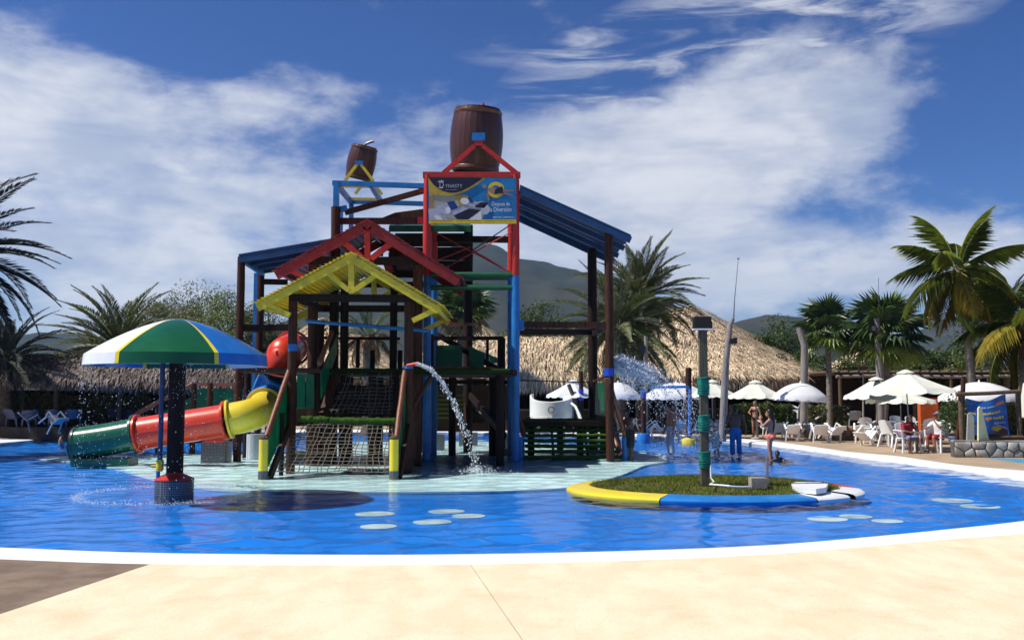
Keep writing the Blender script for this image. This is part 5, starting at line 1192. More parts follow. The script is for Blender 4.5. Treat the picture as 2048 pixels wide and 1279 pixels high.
pole_thing('speaker_pole', 'grey pole with a black loudspeaker beside the date palm trunks', [(1292, 850), (1292, 672)], 46, [.1, .09], 'wood_grey', spk3)
# poles in the water right of the stairs
def bluefoot(o, P, d):
    g = P[0]; MB().lathe((g.x, g.y, 0), [(.3, ZF), (.3, .22), (.26, .3), (.1, .31)], 20).build('foot', 'blue_slide', o, 40)
    MB().tube([W(1287, 778, d), W(1287, 794, d)], .13, 12).build('blue_band', 'blue_band', o, 50)
pole_thing('water_pole', 'brown pole with a blue collar on a round blue foot near the far pool edge', [(1287, 873), (1287, 780)], 43, [.12, .12], 'wood_brown', bluefoot)
def redpole(o, P, d):
    g = P[0]; MB().lathe((g.x, g.y, 0), [(.32, ZF), (.32, .1), (.3, .14), (.1, .2), (.08, .28)], 20).build('foot', 'yellow_slide', o, 40)
    MB().tube([W(1379, 872, d - .2), W(1379, 780, d - .2), W(1376, 773.5, d - .2), W(1368, 773, d - .2), W(1304, 774, d - .2)], .06, 10).build('shower_pipe', 'blue_slide', o, 60)
    for x in (1310, 1330, 1350): MB().tube([W(x, 774, d - .2), W(x, 778, d - .2)], .03, 6).build('nozzle', 'metal_grey', o)
    MB().tube([W(1354, 779, d - .2), W(1366, 795, d - .2)], .03, 6).build('nozzle', 'metal_grey', o)
pole_thing('shower_pole', 'red-brown pole with a blue arched shower pipe and a yellow foot', [(1378, 876), (1377, 735)], 41, [.13, .13], 'wood_brown', redpole)
pole_thing('water_pole', 'short brown pole with a blue collar behind the right stairs', [(1163, 862), (1162, 742)], 43, [.11, .1], 'wood_brown', lambda o, P, d: MB().tube([W(1162, 778, d), W(1162, 800, d)], .12, 12).build('blue_band', 'blue_band', o, 50))
pole_thing('leaning_log', 'leaning brown log behind the right stairs under the first parasol', [(1168, 842), (1150, 800), (1137, 768)], 43, [.11, .1, .09], 'wood_log')

# white fibreglass kiddie slide behind the right stairs
kd = 38.0; kc = W(1102, 812, kd)
KS = thing('white_kiddie_slide', 'white fibreglass kiddie slide tub with a curved chute behind the turf stairs', 'slide', (kc.x, kd, ZF))
m_ = MB(); n = 36; vs = []
for k in range(n + 1):
    a = R(150 + 260 * k / n); top = lerp(.28, .62, (.5 + .5 * math.cos(a - R(140))) ** 3) if k < n / 2 else lerp(.28, .5, (.5 + .5 * math.cos(a - R(20))) ** 3)
    for rr, z in ((.86, -.30), (.86, top), (.80, top + .02), (.78, -.30)): vs.append((kc.x + rr * math.cos(a) * .98, kd + rr * math.sin(a) * .9, kc.z + z - .12))
m_.add(vs, [(i * 4 + j, i * 4 + 4 + j, i * 4 + 4 + (j + 1) % 4, i * 4 + (j + 1) % 4) for i in range(n) for j in range(4)]); m_.build('tub_wall', 'white_plastic', KS, 50)
MB().lathe((kc.x, kd, kc.z - .4), [(.001, 0), (.82, 0), (.82, -.08), (.001, -.08)], 28).build('tub_floor', 'white_plastic', KS)
MB().lathe((0, 0, 0), [(.09, 0), (.14, 0), (.14, .012), (.09, .012)], 20).xf(Matrix.Translation((kc.x - .02, kd - .80, kc.z - .13)) @ Matrix.Rotation(R(90), 4, 'X')).build('moulded_ring', 'concrete', KS)
P = [W(1142, 806, kd - .3), W(1150, 812, kd - .5), W(1158, 828, kd - .8), W(1166, 852, kd - 1.0), W(1172, 868, kd - 1.1)]
for s in (-.28, .28): MB().tube([p + Vector((0, s, 0)) for p in P], .05, 8).build('chute_wall', 'white_plastic', KS, 60)
m_ = MB(); [m_.add([P[i] + Vector((0, -.28, -.06)), P[i + 1] + Vector((0, -.28, -.06)), P[i + 1] + Vector((0, .28, -.06)), P[i] + Vector((0, .28, -.06))], [(0, 1, 2, 3)]) for i in range(4)]; m_.build('chute_bed', 'white_plastic', KS)
for s in (-.5, .5): MB().tube([(kc.x + s, kd, ZF), (kc.x + s, kd, kc.z - .45)], .06, 8).build('leg', 'metal_grey', KS)

# ------------------------------------------------------------------ parasols
def panel_mesh(kind, r, h, n, mat, val):
    m_ = MB(); da = 2 * math.pi / n; K = 8; Q = 6; vs = []; fs = []
    for k in range(K + 1):
        t = k / K; rr = lerp(.14 if kind == 'vent' else .02, r, t)
        for q in range(Q + 1):
            u = q / Q; a = (u - .5) * da
            z = h * (1 - t ** 1.9) if kind == 'round' else h * (1 - t) ** 1.12
            sag = math.sin(math.pi * u) * t * (.05 if kind == 'round' else -.10) * r * .3
            ed = 1.0 if kind == 'round' or k < K else lerp(1.0, .90, math.sin(math.pi * u))     # edge drawn in between the ribs
            chord = math.cos(da / 2) / math.cos(a) if kind == 'vent' else 1
            vs.append((rr * chord * ed * math.cos(a), rr * chord * ed * math.sin(a), z + sag))
    if val:
        for q in range(Q + 1):
            u = q / Q; a = (u - .5) * da; sc_ = val * (.62 + .38 * abs(math.sin(2 * math.pi * u)))
            vs.append((r * 1.01 * math.cos(a), r * 1.01 * math.sin(a), -sc_))
    for k in range(K + (1 if val else 0)):
        for q in range(Q): b = k * (Q + 1) + q; fs.append((b, b + 1, b + Q + 2, b + Q + 1))
    m_.add(vs, fs); me = m_.mesh('canopy_panel', smooth=60); me.materials.append(M[mat]); return me
def parasol(label, px, ytop, yedge, width, d, kind, mat, tilt=(0, 0), dark=(), rot=0):
    top = W(px, ytop, d); r = width / 2 / ppm(d); h = (yedge - ytop) / ppm(d) * (.78 if kind == 'round' else .72); val = .2 if kind == 'round' else .16
    U = thing('parasol', label, 'parasol', (top.x, d, ZD), 'parasols on the pool deck'); zc = top.z - ZD - h - .03; n = 8
    me = panel_mesh(kind, r, h, n, mat, val)
    hub = Vector((0, 0, zc)); rx = R(tilt[0]); ry = R(tilt[1])
    for i in range(n):
        o = inst('canopy_panel', me, U, hub, (0, 0, 2 * math.pi * (i + .5) / n + R(rot)))
        if i in dark: o.data = me.copy(); o.data.materials.clear(); o.data.materials.append(M['canvas_dark'])
        rb = MB().tube([(0, 0, h - .03), (r * .5, 0, h * (.72 if kind == 'round' else .43) - .04), (r * .98, 0, -.02)], .012, 5); inst('rib', rb.mesh('rib'), U, hub, (0, 0, 2 * math.pi * i / n + R(rot))).data.materials.append(M['metal_grey'])
    inst('pole', MB().tube([(0, 0, .05), (0, 0, zc + h)], .024, 8).mesh('pole'), U, (0, 0, 0)).data.materials.append(M['metal_grey'])
    inst('base', MB().lathe((0, 0, 0), [(.25, 0), (.25, .06), (.05, .11), (.04, .35)], 16).mesh('base'), U, (0, 0, 0)).data.materials.append(M['concrete'])
    if kind == 'vent':
        v = MB().lathe((0, 0, 0), [(.30, .02), (.30, .05), (.10, .14), (.01, .16)], 8); inst('vent_cap', v.mesh('vent_cap'), U, hub + Vector((0, 0, h - .05)), (0, 0, R(rot) + math.pi / 8)).data.materials.append(M[mat])
    else: inst('finial', MB().lathe((0, 0, 0), [(.05, 0), (.03, .07), (.001, .1)], 8).mesh('finial'), U, hub + Vector((0, 0, h))).data.materials.append(M['white_plastic'])
    U.rotation_euler = (rx, ry, 0)
    return U
parasol('cream white parasol left of the tower stairs posts with a pole at the white slide', 1146, 762, 797, 108, 44, 'vent', 'canvas_white', rot=10)
parasol('round white parasol straight behind the end of the water spray arch', 1236, 763, 797, 88, 45, 'round', 'canvas_white')
parasol('round white parasol behind the blue shower pipe', 1352, 763, 797, 124, 44, 'round', 'canvas_white')
parasol('cream parasol just right of the island pole', 1424, 762, 796, 94, 43, 'vent', 'canvas_cream', rot=20)
parasol('cream parasol with a scalloped edge over the bather in blue shorts', 1511, 763, 799, 112, 42, 'vent', 'canvas_cream', rot=5)
parasol('round white parasol over the tipped white chairs', 1595, 764, 800, 106, 41, 'round', 'canvas_white', (0, 3))
parasol('cream parasol with one dark panel behind the large one', 1752, 757, 802, 126, 39, 'vent', 'canvas_cream', dark=(5,), rot=12)
parasol('large cream parasol above the two seated people', 1816, 743, 792, 186, 34, 'vent', 'canvas_cream', (0, -2), rot=0)
parasol('cream parasol with a grey valance half hidden behind the large one', 1800, 780, 805, 130, 38.5, 'vent', 'canvas_cream', rot=25)
parasol('wide white parasol right of the coconut trunk', 1958, 762, 801, 152, 39, 'round', 'canvas_white')
fp = W(2046, 790, 33); FP = thing('folded_parasol', 'folded cream parasol cut off by the right edge', 'parasol', (fp.x + .1, 33, ZD), 'parasols on the pool deck')
MB().lathe((fp.x + .1, 33, 0), [(.02, 2.45), (.08, 2.4), (.16, 1.9), (.24, 1.25), (.19, 1.22)], 12).build('canopy', 'canvas_cream', FP, 40); MB().tube([(fp.x + .1, 33, ZD), (fp.x + .1, 33, 2.5)], .024, 8).build('pole', 'metal_grey', FP)

# ------------------------------------------------------------------ plastic chairs and tables
def chair_proto(mat):
    C = thing('plastic_chair', 'x', 'chair')
    m_ = MB(); m_.prism([(-.23, -.24, .42), (.23, -.24, .42), (.22, .2, .40), (-.22, .2, .40)], (0, 0, .03)); m_.build('seat', mat, C)
    m_ = MB(); vs = []; K, Q = 5, 6
    for k in range(K + 1):
        t = k / K
        for q in range(Q + 1):
            u = q / Q * 2 - 1; w = lerp(.22, .25, t) * (1 - .12 * max(0, t - .7) / .3)
            vs.append((u * w, .2 + .13 * t - .05 * u * u, .42 + .45 * t - (.05 * u * u if t > .9 else 0)))
    nv = len(vs); vs += [(x, y + .025, z) for x, y, z in vs]; fs = []
    for k in range(K):
        for q in range(Q): b = k * (Q + 1) + q; fs += [(b, b + 1, b + Q + 2, b + Q + 1), (b + nv, b + nv + Q + 1, b + nv + Q + 2, b + nv + 1)]
    for q in range(Q): b = K * (Q + 1) + q; fs.append((b, b + 1, b + 1 + nv, b + nv))
    for k in range(K):
        for e in (0, Q): b = k * (Q + 1) + e; fs.append((b, b + Q + 1, b + Q + 1 + nv, b + nv))
    m_.add(vs, fs); m_.build('backrest', mat, C, 50)
    for s in (-1, 1):
        MB().bar((s * .235, -.2, .42), (s * .28, -.27, .0), .05, .045).build('leg', mat, C); MB().bar((s * .22, .17, .42), (s * .26, .30, .0), .05, .045).build('leg', mat, C)
        a_ = MB().bar((s * .27, -.25, .635), (s * .27, .27, .655), .06, .028); a_.bar((s * .26, -.23, .43), (s * .27, -.24, .63), .045, .03); a_.build('armrest', mat, C)
    return C
protos = {k: chair_proto(k) for k in ('chair_plastic', 'chair_blue', 'chair_grey')}; used = set()
def chair(label, px, py, rz, tilt=(0, 0), mat='chair_plastic', lift=0.0, group='plastic chairs on the pool deck', z=ZD):
    p = protos[mat]; o = p if mat not in used else dup(p); used.add(mat)
    g = G(px, py, z); o.location = (g.x, g.y, z + lift); o.rotation_euler = (R(tilt[0]), R(tilt[1]), R(rz)); o.scale = (1.16,) * 3; o['label'] = label; o['group'] = group
    return o
def table(label, px, py, w=.75, h=.70):
    g = G(px, py, ZD); t_ = thing('plastic_table', label, 'table', g, 'white plastic tables')
    MB().box((g.x - w / 2, g.y - w / 2, h), (g.x + w / 2, g.y + w / 2, h + .03)).build('table_top', 'white_plastic', t_)
    for sx in (-1, 1):
        for sy in (-1, 1): MB().bar((g.x + sx * w * .4, g.y + sy * w * .4, h), (g.x + sx * w * .45, g.y + sy * w * .45, ZD), .05, .05).build('leg', 'white_plastic', t_)
    return t_
TIP = (32, 0)       # chairs tipped forward so that the back leans on the table and the rear legs lift
table('white plastic table under the tipped chairs beside the shower pole', 1352, 866); table('white plastic table among the tipped chairs near the coral bather', 1612, 876); table('white plastic table with tipped chairs left of the seated people', 1752, 888); table('white plastic table in front of the two seated people', 1842, 900, .8)
table('white plastic table behind the man by the stairs', 1268, 862)
chair('white chair leaning on the table behind the man by the stairs', 1262, 866, 150, (-24, 0)); chair('white chair tipped far back left of the man in grey shorts', 1316, 872, 100, (-38, 0)); chair('white chair tipped behind the man in grey shorts', 1356, 872, 185, (-24, 0))
chair('white chair whose front legs stick out right of the shower pole', 1396, 874, 235, (-30, 0)); chair('grey chair right of the island pole behind the wet child', 1436, 873, 170, (-20, 0), 'chair_grey')
chair('white chair beside the bikini bather on the deck', 1528, 874, 200, (-18, 0)); chair('grey backed chair behind the coral bather', 1562, 880, 150, (-24, 0), 'chair_grey')
chair('white chair tipped on the left of the three leaning chairs', 1582, 881, 175, (-28, 0)); chair('grey chair tipped below the thick grey pole', 1612, 878, 215, (-30, 0), 'chair_grey'); chair('broad white chair tipped with its back to the pool', 1638, 884, 172, (-26, 0)); chair('white chair tipped to the right of the broad one', 1658, 883, 205, (-30, 0))
chair('white chair stacked high against the thick grey pole', 1600, 866, 190, (-14, 0), lift=.62); chair('white chair upside down right of the thick grey pole', 1625, 868, 300, (-60, 10), lift=.55); chair('white chair raised behind the slim trunk', 1688, 866, 120, (-40, 0), lift=.5); chair('dark shaded chair behind the lamp post', 1708, 868, 170, (-20, 0), 'chair_grey', lift=.35)
chair('white chair leaning at the left of the second table', 1726, 885, 160, (-26, 0)); chair('white chair tipped with crossed legs at the second table', 1748, 890, 120, (-40, 0)); chair('dark grey chair behind the second table', 1748, 880, 185, (-20, 0), 'chair_grey'); chair('white chair standing upright beside the seated person in denim', 1782, 893, 120); 
chair('white chair behind the potted plant side of the table', 1852, 886, 190); chair('white chair tipped over left of the upright one', 1765, 884, 230, (-34, 0)); chair('white chair standing behind the second table', 1735, 876, 150, (-8, 0)); chair('white chair beside the orange pillar', 1832, 878, 20); chair('dark chair in the shade under the cream parasol', 1800, 876, 10, (0, 0), 'chair_grey')
for i, (px, py, rz, t) in enumerate(((34, 853, 165, -20), (60, 853, 200, -24), (76, 855, 120, -30), (118, 853, 175, -22), (146, 853, 205, -22), (236, 850, 180, -20), (254, 850, 215, -26))):
    chair(('leftmost bluish chair tipped in the shade by the hedge', 'second bluish chair from the left in the shade', 'bluish chair sloping right in the first shaded cluster', 'bluish chair at the left of the middle shaded cluster', 'bluish chair at the right of the middle shaded cluster', 'bluish chair right of the middle cluster above the green slide end', 'last bluish chair nearest the tower in the shade')[i], px, py, rz, (t, 0), 'chair_blue', z=TZ, group='bluish chairs in the shade on the left')
chair('grey chair tipped over between the shaded clusters', 97, 856, 250, (-44, 0), 'chair_grey', z=TZ)
for k, o in protos.items():
    if k not in used: bpy.data.objects.remove(o)

# ------------------------------------------------------------------ stone walls
def stone_wall(label, p0, p1, h, mat, seed, size=.34, th=.35):
    rnd = random.Random(seed); p0, p1 = Vector(p0), Vector(p1); L = (p1 - p0).length; d = (p1 - p0).normalized(); s = Vector((d.y, -d.x, 0)); s = s if s.y < 0 else -s
    K = thing('stone_wall', label, 'wall', p0.lerp(p1, .5)); core = MB().bar(p0 + Vector((0, 0, h / 2)) - s * .0, p1 + Vector((0, 0, h / 2)), th, h - .02); core.build('mortar', 'mortar', K)
    # irregular stones: cells round jittered seeds, each shrunk to leave a mortar joint
    cols_ = max(3, round(L / size)); rows = max(2, round(h / (size * .72))); seeds = []
    for r_ in range(rows):
        for c_ in range(cols_): seeds.append(((c_ + .5 + .5 * (r_ % 2) + rnd.uniform(-.34, .34)) / cols_ * L, (r_ + .5 + rnd.uniform(-.3, .3)) / rows * h))
    for k, (sx, sz) in enumerate(seeds):
        cell = [(0, 0), (L, 0), (L, h), (0, h)]
        for q, (ox, oz) in enumerate(seeds):
            if q == k or abs(ox - sx) > 3 * size: continue
            mx, mz, nx_, nz_ = (sx + ox) / 2, (sz + oz) / 2, ox - sx, oz - sz; out = []
            for a, b in zip(cell, cell[1:] + cell[:1]):
                da = (a[0] - mx) * nx_ + (a[1] - mz) * nz_; db = (b[0] - mx) * nx_ + (b[1] - mz) * nz_
                if da <= 0: out.append(a)
                if (da < 0) != (db < 0) and abs(da - db) > 1e-9: t = da / (da - db); out.append((lerp(a[0], b[0], t), lerp(a[1], b[1], t)))
            cell = out
            if len(cell) < 3: break
        if len(cell) < 3: continue
        cx = sum(p[0] for p in cell) / len(cell); cz = sum(p[1] for p in cell) / len(cell); n = len(cell); pr_ = rnd.uniform(.035, .075)
        if not (0 <= cx <= L): continue
        def lay(f, o): return [p0 + d * (cx + (x - cx) * f) + Vector((0, 0, cz + (z - cz) * f)) + s * (th / 2 + o) for x, z in cell]
        m_ = MB(); m_.add(lay(.93, -.03) + lay(.88, pr_ * .6) + lay(.6, pr_), [(k2 + q * n, (k2 + 1) % n + q * n, (k2 + 1) % n + (q + 1) * n, k2 + (q + 1) * n) for q in range(2) for k2 in range(n)] + [tuple(range(2 * n, 3 * n))])
        m_.build('stone', mat, K, 60)
    for i in range(int(L / .6)): 
        q = p0 + d * (i + .5) * .6 + Vector((0, 0, h)); MB().bar(q - d * .29, q + d * .29, th * rnd.uniform(.9, 1.1), .08).build('coping_stone', mat, K)
    return K
stone_wall('grey fieldstone retaining wall at the right edge below the banner', G(1905, 913, ZD), G(2140, 915, ZD), .48, 'stone', 4)
stone_wall('low reddish stone wall behind the tipped chairs', G(1668, 879, ZD), G(1722, 880, ZD), .62, 'stone_red', 5, .3)
stone_wall('low reddish stone planter below the hedge', G(1590, 874, ZD), G(1668, 877, ZD), .35, 'stone_red', 6, .3)

# ------------------------------------------------------------------ log frame with the blue banner, surfboard wedge, potted plant
FD = 30.6; zf = .55
LF = thing('log_frame', 'frame of dark logs holding the blue banner at the right edge', 'frame', (W(1980, 870, FD).x, FD, zf))
for x, y0 in ((1921, 781), (2036, 786)): MB().tube([W(x, y0, FD), Vector((W(x, y0, FD).x, FD, .5))], .085, 9).build('post', 'wood_log', LF, 60)
MB().tube([W(1912, 788, FD - .1), W(1975, 786, FD - .1), W(2041, 782, FD - .1)], .065, 9).build('top_log', 'wood_log', LF, 60); MB().tube([W(1968, 874, FD - .1), W(2046, 874, FD - .1)], .06, 9).build('bottom_log', 'wood_log', LF, 60)
MB().tube([W(1927, 752, FD + .3), W(1925, 800, FD + .3), Vector((W(1922, 880, FD).x, FD + .3, .5))], .075, 9).build('post', 'wood_brown', LF, 60)
BN = thing('blue_banner', 'blue vinyl banner with yellow print hanging crooked in the log frame', 'banner', W(1980, 870, FD - .15))
nx, ny = 20, 16; tlc, trc, blc, brc = (1931, 796), (2012, 788), (1944, 868), (2020, 869)
def bnp(u, v, k=0):
    tx = lerp(tlc[0], trc[0], u); ty = lerp(tlc[1], trc[1], u) + 9.5 * math.sin(math.pi * min(1, u / .92)) ** 1.4; bx_ = lerp(blc[0], brc[0], u); by_ = lerp(blc[1], brc[1], u) + 2 * math.sin(9 * u)
    p = W(lerp(tx, bx_, v), lerp(ty, by_, v), FD - .15); return p + Vector((0, .05 * math.sin(7 * u + 2 * v) - .004 * k, 0))
m_ = MB(); m_.add([bnp(i / nx, j / ny) for j in range(ny + 1) for i in range(nx + 1)], [(j * (nx + 1) + i, j * (nx + 1) + i + 1, (j + 1) * (nx + 1) + i + 1, (j + 1) * (nx + 1) + i) for j in range(ny) for i in range(nx)]); m_.build('vinyl_sheet', 'print_deep', BN, 60)
def bn_patch(u0, u1, v0, v1, mat, k=1, ragged=True, seed=1):
    rnd = random.Random(seed + int(u0 * 99)); m_ = MB(); n = 12
    if ragged:                                       # print too blurred to read: a row of little strokes
        u = u0
        while u < u1:
            w = rnd.uniform(.022, .05); m_.add([bnp(u, v1, k), bnp(u + w, v1, k), bnp(u + w, lerp(v1, v0, rnd.uniform(.6, 1)), k), bnp(u, lerp(v1, v0, rnd.uniform(.6, 1)), k)], [(0, 1, 2, 3)]); u += w + rnd.choice((.008, .008, .03))
    else: m_.add([bnp(lerp(u0, u1, i / n), v, k) for i in range(n + 1) for v in (v0, v1)], [(2 * i, 2 * i + 2, 2 * i + 3, 2 * i + 1) for i in range(n)])
    m_.build('fine_print', mat, BN)
bn_patch(.30, .70, .18, .225, 'print_silver'); bn_patch(.70, .93, .14, .22, 'print_orange', 2, False); bn_patch(.10, .80, .345, .42, 'print_yellow'); bn_patch(.45, .90, .50, .565, 'print_yellow'); bn_patch(.62, .92, .65, .69, 'print_silver'); bn_patch(.4, .56, .5, .575, 'print_orange', 2, False)
m_ = MB(); m_.add([bnp(.42, .58, 2), bnp(.95, .84, 2), bnp(.96, .98, 2), bnp(.30, .98, 2), bnp(.05, .7, 2)], [(0, 1, 2, 3, 4)]); m_.build('printed_shape', 'thatch_core', BN)
m_ = MB(); m_.add([bnp(.42, .575, 4), bnp(.96, .83, 4), bnp(.96, .85, 4), bnp(.42, .60, 4)], [(0, 1, 2, 3)]); m_.build('printed_shape', 'print_silver', BN)
m_ = MB(); m_.add([bnp(.68 + .17 * math.cos(a) * (1 + .12 * math.sin(5 * a)), .84 + .075 * math.sin(a), 3) for a in (2 * math.pi * i / 18 for i in range(18))], [tuple(range(18))]); m_.build('printed_shape', 'print_gold', BN)
m_ = MB(); m_.prism([W(x, y, FD - .9 + (x - 1957) * .02) for x, y in ((1957, 816), (1960, 812.5), (1963.5, 814), (1968, 836), (1975, 866), (1979, 880), (1974, 884), (1957, 884))], (.0, .08, 0))
solo(m_, 'surfboard', 'print_yellow_pale', W(1966, 882, FD - .7), 'pale yellow board standing on end before the blue banner', 'board')
m_ = MB().prism([W(x, y, FD - .6) for x, y in ((1936, 828), (1941, 824), (1948, 833), (1949, 884), (1934, 884))], (0, .06, 0)); solo(m_, 'leaning_board', 'canvas_grey', W(1941, 884, FD - .6), 'grey board leaning left of the pale yellow one', 'board')
pb = W(1918, 880, 31.5); PP = thing('potted_plant', 'leafy plant in a blue pot beside the log frame', 'plant', (pb.x, 31.5, ZD)); MB().lathe((pb.x, 31.5, 0), [(.2, ZD), (.26, .5), (.28, .62), (.24, .62), (.22, .55)], 18).build('pot', 'blue_slide', PP, 40)
lm = MB(); leaves(lm, Vector((pb.x - .1, 31.5, 1.35)), .55, 1500, .05, random.Random(8), 1.35); lm.build('foliage', 'leaf', PP); MB().tube([(pb.x, 31.5, .5), (pb.x - .1, 31.5, 1.3)], .04, 6).build('stem', 'bark', PP)
stt = G(1905, 905, ZD)
# ------------------------------------------------------------------ people
def remeshed(mb, name, mat, parent, vox):
    o = mb.build(name, mat, parent, 180); r = o.modifiers.new('remesh', 'REMESH'); r.mode = 'VOXEL'; r.voxel_size = vox; r.use_smooth_shade = True
    s = o.modifiers.new('smooth', 'SMOOTH'); s.iterations = 3; s.factor = .5
    return o
def limb(mb, pts, rs):
    pts = [Vector(p) for p in pts]; P, Q = [], []
    for i in range(len(pts) - 1):
        for k in range(4): P.append(pts[i].lerp(pts[i + 1], k / 4)); Q.append(lerp(rs[i], rs[i + 1], k / 4))
    P.append(pts[-1]); Q.append(rs[-1]); mb.tube(P, Q, 12)
    for p, r in ((pts[0], rs[0]), (pts[-1], rs[-1])): mb.ball(p, r * .99, 12, 8)
    for p, r in list(zip(pts, rs))[1:-1]: mb.ball(p, r * 1.0, 12, 8)
STAND = dict(pel=(0, 0, .92), wst=(0, 0, 1.08), chs=(0, .01, 1.28), nck=(0, .02, 1.46), hd=(0, -.005, 1.60), sl=(.185, .015, 1.40), sr=(-.185, .015, 1.40), el=(.25, .03, 1.13), er=(-.25, .03, 1.13),
             wl=(.27, -.05, .89), wr=(-.27, -.05, .89), hl=(.27, -.09, .80), hr=(-.27, -.09, .80), gl=(.09, 0, .89), gr=(-.09, 0, .89), kl=(.105, -.02, .49), kr=(-.105, -.02, .49),
             al=(.105, .025, .075), ar=(-.105, .025, .075), tl=(.12, -.15, .03), tr=(-.12, -.15, .03))
SIT = dict(pel=(0, .05, .50), wst=(0, .06, .66), chs=(0, .04, .86), nck=(0, .02, 1.04), hd=(0, -.02, 1.18), sl=(.18, .03, .98), sr=(-.18, .03, .98), el=(.24, -.03, .73), er=(-.24, -.03, .73), wl=(.16, -.26, .66), wr=(-.16, -.26, .66),
           hl=(.10, -.34, .66), hr=(-.10, -.34, .66), gl=(.09, .03, .49), gr=(-.09, .03, .49), kl=(.13, -.40, .50), kr=(-.13, -.40, .50), al=(.13, -.36, .075), ar=(-.13, -.36, .075), tl=(.14, -.53, .03), tr=(-.14, -.53, .03))
def person(label, base, rz, h, skin, pose=STAND, mods=None, hair='short', clothes=(), female=False, cat='person'):
    J = dict(pose); J.update(mods or {}); J = {k: Vector(v) for k, v in J.items()}
    if female:
        for k in ('sl', 'sr'): J[k].x *= .86
    P_ = thing('person', label, cat); k = h / 1.72; b = MB(); fm = female
    # torso as one loft of elliptical rings from seat to neck
    def ring_loft(mb, sec, grow=0.0):
        n = 16; o = len(mb.v)
        for p, rx, ry in sec:
            for j in range(n): a = 2 * math.pi * j / n; mb.v.append(Vector(p) + Vector(((rx + grow) * math.cos(a), (ry + grow) * math.sin(a), 0)))
        for i in range(len(sec) - 1):
            for j in range(n): mb.f.append((o + i * n + j, o + i * n + (j + 1) % n, o + (i + 1) * n + (j + 1) % n, o + (i + 1) * n + j))
        mb.f.append(tuple(o + j for j in range(n))[::-1]); mb.f.append(tuple(o + (len(sec) - 1) * n + j for j in range(n)))
    hip = .165 if fm else .155; wa = .115 if fm else .14; ch = .15 if fm else .175
    sec = [(J['pel'] + Vector((0, 0, -.09)), hip * .8, .10), (J['pel'], hip, .115), (J['wst'], wa, .095), (J['chs'], ch, .115), (J['chs'].lerp(J['nck'], .6), ch * .95, .095), (J['nck'] + Vector((0, 0, .0)), .06, .055), (J['nck'].lerp(J['hd'], .5), .052, .052)]
    ring_loft(b, sec)
    if fm:
        for s in (-1, 1): b.ball(J['chs'] + Vector((s * .07, -.085, -.01)), .062, 10, 8)
        for s in (-1, 1): b.ball(J['pel'] + Vector((s * .075, .06, -.06)), .10, 10, 8)
    hd = J['hd']; b.ball(hd + Vector((0, .01, .03)), .098, 14, 10, (.83, 1.0, 1.1)); b.ball(hd + Vector((0, -.035, -.05)), .07, 12, 8, (.86, .9, .95)); b.ball(hd + Vector((0, -.105, -.005)), .02, 8, 6, (.8, 1, 1.3))
    for s in (-1, 1): b.ball(hd + Vector((s * .083, .01, .0)), .024, 8, 6, (.5, .9, 1.3))
    for s, S, E, Wr, H, Gp, K, A, To in ((1, 'sl', 'el', 'wl', 'hl', 'gl', 'kl', 'al', 'tl'), (-1, 'sr', 'er', 'wr', 'hr', 'gr', 'kr', 'ar', 'tr')):
        f = .86 if fm else 1
        limb(b, [J['chs'].lerp(J[S], .4) + Vector((0, 0, .06)), J[S], J[S].lerp(J[E], .5), J[E], J[E].lerp(J[Wr], .3), J[Wr]], [.06, .062 * f, .050 * f, .040 * f, .042 * f, .027 * f])
        d = (J[H] - J[Wr]).normalized(); lat = d.cross(Vector((1, 0, 0))); lat = lat.normalized() if lat.length > .2 else Vector((0, 1, 0))
        limb(b, [J[Wr], J[Wr].lerp(J[H], .6)], [.027, .033])
        for q in range(4):                              # four fingers and a thumb at the side of the palm
            o = lat * (q - 1.5) * .019; st = J[Wr] + d * .06 + o; L = (.072, .085, .08, .06)[q]; bend = d.cross(lat) * (.25 * -s)
            limb(b, [st, st + d * L * .5, st + (d + bend).normalized() * L * .98], [.011, .010, .009])
        st = J[Wr] + d * .025 + lat * -.03; limb(b, [st, st + (d * .7 - lat * .7) * .045, st + (d * .9 - lat * .45) * .08], [.013, .012, .010])
        th = .088 if fm else .083
        limb(b, [J[Gp], J[Gp].lerp(J[K], .45), J[K], J[K].lerp(J[A], .3) + Vector((0, .012, 0)), J[A]], [th, th * .83, .053, .054, .036])
        limb(b, [J[A] + Vector((0, .03, -.03)), J[A].lerp(J[To], .55), J[To]], [.038, .036, .028])
    remeshed(b, 'body', skin, P_, .0125)
    for s in (-1, 1): MB().ball(hd + Vector((s * .034, -.088, .022)), .011, 8, 6).build('eye', 'black', P_)
    hm = MB(); hm.ball(hd + Vector((0, .022, .045)), .105, 16, 10, (.88, 1.0, 1.08))
    if hair == 'long':
        limb(hm, [hd + Vector((0, .075, .03)), hd + Vector((0, .11, -.15)), hd + Vector((0, .12, -.40)), hd + Vector((0, .115, -.58))], [.075, .075, .065, .03])
        for s in (-1, 1): limb(hm, [hd + Vector((s * .06, .04, .03)), hd + Vector((s * .085, .06, -.16))], [.045, .04])
    elif hair == 'cap': pass
    hm.v = [v if v.y > hd.y - .052 or v.z > hd.z + .072 else Vector((v.x * .8 + hd.x * .2, hd.y - .05, v.z)) for v in hm.v]
    (remeshed(hm, 'hair', 'hair' if hair != 'cap' else 'cloth_denim', P_, .014))
    if hair == 'cap': MB().ball(hd + Vector((0, -.12, .075)), .075, 12, 6, (1, 1.1, .16)).build('cap_peak', 'cloth_denim', P_, 60)
